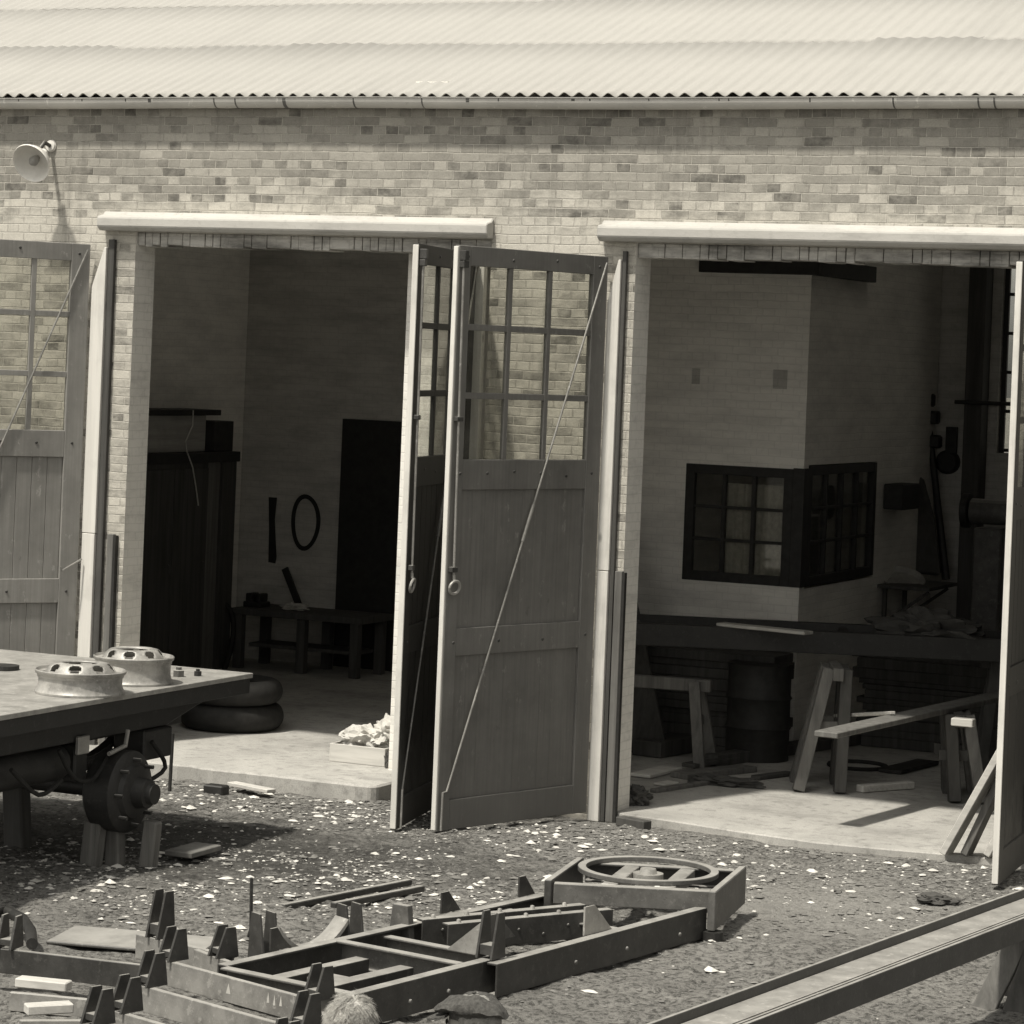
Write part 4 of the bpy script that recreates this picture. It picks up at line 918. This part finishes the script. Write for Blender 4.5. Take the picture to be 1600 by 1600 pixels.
# curved hook at left edge and thin rods
b = MB(); b.tube([at(x, y, Z=.12) for x, y in ((-20,1428),(10,1424),(35,1436),(48,1455),(50,1475))], .035, 10); tag(b.build('curved_bar', M['iron'], smooth=True), 'curved dark bar at left picture edge in the foreground', 'bar')
b = MB(); p = at(388,1464,Z=0); q = at(393,1372,Y=p.y); b.tube([p, p.lerp(q,.15)+Vector((.015,0,0)), q], .011, 6); tag(b.build('ground_stake', M['iron']), 'thin rod sticking up from ground left of the cradle', 'rod')
for k, (x0, y0, x1, y1, lab) in enumerate(((440,1418,640,1378,'upper of two long thin bars on ground behind the cradle'), (520,1415,660,1388,'lower of two long thin bars on ground behind the cradle'))):
    beam('long_bar', at(x0,y0,Z=.02), at(x1,y1,Z=.02), .05, .04, M['steel'], lab, 'bar')

# ------------------------------------------------------------------ channel girder on trestle, right foreground
gd = thing('channel_girder', 'long pale steel channel on its back slanting across right foreground', 'girder', (4.4,-5.6,.5))
P0, P1 = at(1146,1600,Z=.57), at(1600,1428,Z=.57); d_ = (P1-P0).normalized(); P0 = P0 - d_*1.6; P1 = P1 + d_*1.6; s_ = d_.cross(Vector((0,0,1))).normalized()
W2 = .155; FH = .125; t = .018
b = MB(); b.prism([P0 - s_*W2, P0 + s_*W2, P0 + s_*W2 + Z_*t, P0 - s_*W2 + Z_*t], P1-P0); b.build('web', M['steel_pale'], gd, bevel=.003)
for sg in (-1, 1):
    q = P0 + s_*sg*W2; e_ = s_*sg*-.022
    b = MB(); b.prism([q - Z_*.10, q + e_ - Z_*.10, q + e_ - Z_*.002, q - Z_*.001][::1] if False else [q + s_*sg*.001 - Z_*.06, q + s_*sg*.024 - Z_*.06, q + s_*sg*.024 + Z_*(FH-.06), q + s_*sg*.001 + Z_*(FH-.06)], P1-P0); b.build('flange', M['steel'], gd, bevel=.003)  # darker flange steel paints in shade beside the sunlit web
for off in (.03, .055):
    q = P0 + s_*off + Z_*(t+.001); b = MB(); b.prism([q, q+s_*.008, q+s_*.008+Z_*.004, q+Z_*.004], P1-P0); b.build('seam', M['steel_mid'], gd)
tp = at(1545,1565,Z=0)
ts = thing('trestle', 'dark splayed trestle carrying the pale channel girder', 'trestle', (tp.x,tp.y,0))
yc = tp.y + .02; fxy = P0 + (P1-P0)*((yc-P0.y)/(P1.y-P0.y)); zt = P0.z - .065
b = MB(); b.bar((fxy.x-.42, yc, zt-.05), (fxy.x+.42, yc, zt-.05), .11, .10); b.build('top_beam', M['wood_dark'], ts, bevel=.006)
for sx in (-1,1):
    for sy in (-1,1):
        b = MB(); b.bar((fxy.x+sx*.06-.03, yc+sy*.08, zt-.11+.0), (fxy.x+sx*.09-.16, yc+sy*.22, -.02), .13, .06, (0,1,0)); b.build('leg', M['wood_dark'] if sx > 0 else M['wood'], ts, bevel=.006)  # paler left and darker right legs paint in sunlight and shade
beam('white_board', at(1558,1478,Z=.03), at(1680,1492,Z=.03), .12, .03, M['wood_pale'], 'white board on ground beyond girder at right picture edge', 'board')
crumple('oily_rag', at(1465,1406,Z=.02), (.16,.10,.04), M['jacket'], 'small dark rag on ground in front of right door', 'rag', 21)
beam('door_chock', at(968,1282,Z=.03), at(1012,1290,Z=.03), .10, .07, M['wood_dark'], 'dark timber chock on ground at foot of the middle door', 'chock')
beam('grey_slab', at(278,1335,Z=.03), at(325,1322,Z=.03), .22, .04, M['stone'], 'flat grey slab on the dark ground right of the props', 'slab')

# ------------------------------------------------------------------ people (only the tops of two heads are in the picture)
def person(label, x, y, top, face, hatted):
    r = thing('person', label, 'person', (x, y, 0), face)
    H = top; hz = H - .115
    J = {'pelvis': (0,-.22,.30), 'waist': (0,-.19,.43), 'chest': (0,-.10,.66), 'neck0': (0,-.02,H-.29), 'neck1': (0,.01,H-.235), 'head0': (0,.02,H-.17), 'head1': (0,.02,H-.09), 'head2': (0,.01,H-.035)}
    E = [('pelvis','waist'),('waist','chest'),('chest','neck0'),('neck0','neck1'),('neck1','head0'),('head0','head1'),('head1','head2')]
    rad = {'pelvis': (.17,.12), 'waist': (.155,.11), 'chest': (.18,.125), 'neck0': (.075,.07), 'neck1': (.058,.06), 'head0': (.068,.085), 'head1': (.074,.095), 'head2': (.058,.075)}
    for s_, n in ((-1,'l'),(1,'r')):
        for nm, co, rr in (('sh',(s_*.18,-.05,H-.36),(.075,.07)),('el',(s_*.27,.08,.55),(.05,.05)),('wr',(s_*.17,.30,.47),(.034,.03)),('ha',(s_*.155,.37,.44),(.035,.022)),
                           ('hip',(s_*.10,-.18,.28),(.105,.11)),('kn',(s_*.17,.24,.42),(.066,.07)),('an',(s_*.14,.02,.09),(.045,.05)),('toe',(s_*.16,.18,.045),(.045,.035))):
            J[n+nm] = co; rad[n+nm] = rr
        E += [('chest',n+'sh'),(n+'sh',n+'el'),(n+'el',n+'wr'),(n+'wr',n+'ha'),('pelvis',n+'hip'),(n+'hip',n+'kn'),(n+'kn',n+'an'),(n+'an',n+'toe')]
    for s_, n in ((-1,'l'),(1,'r')):
        base = Vector(J[n+'ha'])
        for i in range(4):
            f0 = base + Vector((s_*(.03-.02*i),.035,-.012)); nm = n+'f%d'%i; ln = (.07,.085,.08,.06)[i]
            J[nm+'a'] = tuple(f0); J[nm+'b'] = tuple(f0+Vector((0,ln*.5,-.008))); J[nm+'c'] = tuple(f0+Vector((0,ln*.8,-ln*.5)))
            for q in 'abc': rad[nm+q] = (.009,.009)
            E += [(n+'ha',nm+'a'),(nm+'a',nm+'b'),(nm+'b',nm+'c')]
        J[n+'t0'] = tuple(base+Vector((-s_*.045,.01,-.012))); J[n+'t1'] = tuple(base+Vector((-s_*.055,.05,-.035))); rad[n+'t0'] = (.011,.011); rad[n+'t1'] = (.009,.009)
        E += [(n+'ha',n+'t0'),(n+'t0',n+'t1')]
    names = list(J); me = bpy.data.meshes.new('person_body'); me.from_pydata([J[n] for n in names], [(names.index(a_), names.index(c_)) for a_, c_ in E], [])
    o = bpy.data.objects.new('body', me); COL.objects.link(o); o.parent = r; me.materials.append(M['skin']); me.materials.append(M['jacket'])
    sk = o.modifiers.new('skin', 'SKIN'); sv = me.skin_vertices[0].data
    for i, n in enumerate(names): sv[i].radius = rad[n]; sv[i].use_root = (n == 'pelvis')
    sk.use_smooth_shade = True
    s2 = o.modifiers.new('sub', 'SUBSURF'); s2.levels = 2; s2.render_levels = 2
    # clothes: jacket and trousers as a slightly larger skin of the torso and limbs
    names2 = [n for n in names if not (n.startswith('head') or n == 'neck1' or n[1:] in ('ha','toe') or n[1:2] in ('f','t'))]
    E2 = [(a_, c_) for a_, c_ in E if a_ in names2 and c_ in names2]
    me2 = bpy.data.meshes.new('clothes'); me2.from_pydata([J[n] for n in names2], [(names2.index(a_), names2.index(c_)) for a_, c_ in E2], [])
    o2 = bpy.data.objects.new('clothes', me2); COL.objects.link(o2); o2.parent = r; me2.materials.append(M['jacket'])
    sk = o2.modifiers.new('skin', 'SKIN'); sv = me2.skin_vertices[0].data
    for i, n in enumerate(names2): sv[i].radius = tuple(v*1.14+.01 for v in rad[n]); sv[i].use_root = (n == 'pelvis')
    sk.use_smooth_shade = True; s2 = o2.modifiers.new('sub', 'SUBSURF'); s2.levels = 2; s2.render_levels = 2
    # face: nose, ears, eyes, mouth
    b = MB(); b.hexa([(-.012,.10,H-.155),(.012,.10,H-.155),(.012,.09,H-.15),(-.012,.09,H-.15),(-.006,.105,H-.115),(.006,.105,H-.115),(.006,.09,H-.115),(-.006,.09,H-.115)]); b.build('nose', M['skin'], r, world=False)
    for s_ in (-1,1):
        b = MB(); b.lathe([(0,.012),(.02,.010),(.026,0),(.02,-.008),(0,-.01)], (s_*.072,.01,H-.13), (s_,.2,0), 14); b.build('ear', M['skin'], r, smooth=True, world=False)
        b = MB(); b.lathe([(0,.008),(.009,.005),(.012,0)], (s_*.03,.100,H-.112), (0,1,0), 12); b.build('eye', M['black'], r, smooth=True, world=False)
    b = MB(); b.bar((-.024,.104,H-.185),(.024,.104,H-.185),.006,.008); b.build('mouth', M['hair_d'], r, world=False)
    # hair shell
    bm = bmesh.new(); bmesh.ops.create_icosphere(bm, subdivisions=5, radius=1)
    for v in list(bm.verts):
        n_ = noise.noise(v.co*(3 if hatted else 4)+Vector((x,y,0)))*.07 + noise.noise(v.co*(14 if not hatted else 9))*(.10 if not hatted else .04)
        sx_, sy_, sz_ = (.082,.102,.105) if hatted else (.082,.102,.106)
        v.co = Vector((v.co.x*sx_, v.co.y*sy_, v.co.z*sz_))*(1+n_) + Vector((0,-.006,H-.105))
    bmesh.ops.delete(bm, geom=[v for v in bm.verts if (v.co.y > .045 and v.co.z < H-.06) or v.co.z < H-.19], context='VERTS')
    mb = MB(); mb.bm.free(); mb.bm = bm; mb.build('hair', M['hair_grey'] if hatted else M['hair'], r, smooth=True, world=False)
    if not hatted:
        # loose strands
        b = MB(); rr = random.Random(4)
        for k in range(4200):
            th, ph = rr.uniform(0, 2*math.pi), math.asin(rr.uniform(-.1, 1)); dv = Vector((math.cos(th)*math.cos(ph), math.sin(th)*math.cos(ph), math.sin(ph)))
            if dv.y > .45 and dv.z < .35: continue
            p_ = Vector((dv.x*.082, dv.y*.102, dv.z*.106))*(1+.12*noise.noise(dv*2.2))+Vector((0,-.006,H-.105)); fl_ = Vector((dv.x, dv.y, -.9)) + 2.6*noise.noise_vector(dv*3.1+Vector((5,2,1)))
            tg = (fl_ - dv*fl_.dot(dv)).normalized(); L_ = rr.uniform(.6, 1.2)
            sp_ = rr.uniform(.15, .75) * (1.6 if rr.random() < .06 else 1); b.tube([p_, p_+dv*.014*sp_+tg*.012*L_, p_+dv*.022*sp_+tg*.028*L_, p_+dv*.024*sp_+tg*.05*L_], .0010, 3, .0003, False)
        b.build('loose_hair', M['hair'], r, world=False)
    else:
        b = MB(); N = 64; rings = []
        for (rr_, zz_, dr_) in ((.86,-.010,0),(.88,.008,0),(.98,.020,.3),(1.14,.030,.7),(1.20,.042,1),(1.12,.058,.8),(.88,.072,.5),(.55,.082,.25),(.25,.087,.1),(.02,.088,0)):
            ring = []
            for k in range(N):
                t_ = 2*math.pi*k/N; cx_, cy_ = math.cos(t_), math.sin(t_)
                ex = .090*rr_*cx_; ey = (.108*rr_ + (.030*dr_ if cy_ > 0 else .012*dr_)*abs(cy_))*cy_
                z_ = zz_ - (.030*dr_*max(0, cy_)**2) - (.034*dr_*max(0, -cy_)**1.5) + .006*dr_*math.sin(8*t_)*.5
                q_ = Vector((ex, ey, z_)); nz = noise.noise(q_*20+Vector((3,1,7)))*.013 + noise.noise(q_*60)*.002
                ring.append(b.bm.verts.new(q_*(1+nz*4) + Vector((0, .005, H-.088+nz))))
            rings.append(ring)
        for A_, B_ in zip(rings, rings[1:]):
            for k in range(N): b.face([A_[k], A_[(k+1)%N], B_[(k+1)%N], B_[k]])
        cap_ = b.build('flat_cap', M['tweed'], r, smooth=True, world=False)
        b = MB(); b.lathe([(0,.006),(.008,.004),(.010,0)], (0,.005,H+.003), (0,0,1), 10); b.build('button', M['tweed'], cap_, world=False)
        b = MB(); n = 14; up_, dn_ = [], []
        for k in range(n+1):
            t_ = math.pi*k/n; up_.append((.082*math.cos(t_), .095+.095*math.sin(t_), H-.090-.030*math.sin(t_)))
        b.prism(up_, (0,0,.010)); b.build('cap_peak', M['tweed'], cap_, world=True if False else False)
    return r
person('crouching person in a dark flat tweed cap at the bottom edge', 3.985, -11.13, 1.150, R(98), True)
person('crouching person with tousled fair hair at the bottom edge', 3.585, -11.40, 1.135, R(20), False)

# ------------------------------------------------------------------ rubble: countless chips and stones
def rubble(n, seed, mats):
    r_ = random.Random(seed); V, F, MI = [], [], []
    clusters = [(-.9,-4.3,1.5,.9,.32), (-2.2,-1.2,1.6,.40,.14), (1.9,-1.6,1.2,.8,.10), (.3,-1.0,1.4,.6,.10), (2.8,-2.5,1.0,1.0,.06), (-3.0,-.74,.9,.10,.06), (1.6,-.55,1.0,.16,.05)]
    for k in range(n):
        u = r_.random(); acc = 0; x = y = None
        for (cx, cy, sx, sy, wt) in clusters:
            acc += wt
            if u < acc: x, y = r_.gauss(cx, sx), r_.gauss(cy, sy); break
        if x is None: x, y = r_.uniform(-4, 5.6), r_.uniform(-9.2, -.15)
        if y > -.12 or (y > -.66 and x < -1.8) or (y > -.40 and .4 < x): continue
        if math.hypot((x-.8)*.6, y+1.3) < .0: continue
        if noise.noise(Vector((x*1.1, y*1.5, 3))) + .35*noise.noise(Vector((x*4, y*5, 1))) < r_.uniform(-.55, .22): continue
        s_ = min(.036, r_.lognormvariate(-4.85, .66)); white = r_.random() < (.20 if u < .5 else .045)
        if white: s_ *= 1.25
        z = ground_z(x, y) + s_*.15; i0 = len(V); a_ = r_.uniform(0, 6.28); el = r_.uniform(.6, 1.6); fl = r_.uniform(.15, .5)
        for (px, py, pz) in ((1,0,0),(.2,.9,0),(-.9,.3,0),(-.5,-.8,0),(.5,-.7,0),(.2,.1,1),(-.3,-.1,.9),(0,0,-.8)):
            px += r_.uniform(-.25,.25); py += r_.uniform(-.25,.25); px *= el
            V.append((x+s_*(px*math.cos(a_)-py*math.sin(a_)), y+s_*(px*math.sin(a_)+py*math.cos(a_)), z+s_*pz*fl))
        for f in ((0,1,5),(1,2,6),(1,6,5),(2,3,6),(3,4,6),(4,5,6),(4,0,5),(1,0,7),(2,1,7),(3,2,7),(4,3,7),(0,4,7)):
            F.append(tuple(i0+q for q in f)); MI.append(1 if white else 0)
    me = bpy.data.meshes.new('rubble'); me.from_pydata(V, [], F)
    for mt in mats: me.materials.append(mt)
    me.polygons.foreach_set('material_index', MI)
    o = bpy.data.objects.new('rubble', me); COL.objects.link(o); return o
o = rubble(42000, 5, [M['stone'], M['chip']]); tag(o, 'stones and pale chips scattered over the trodden yard', 'rubble', None, 'stuff')
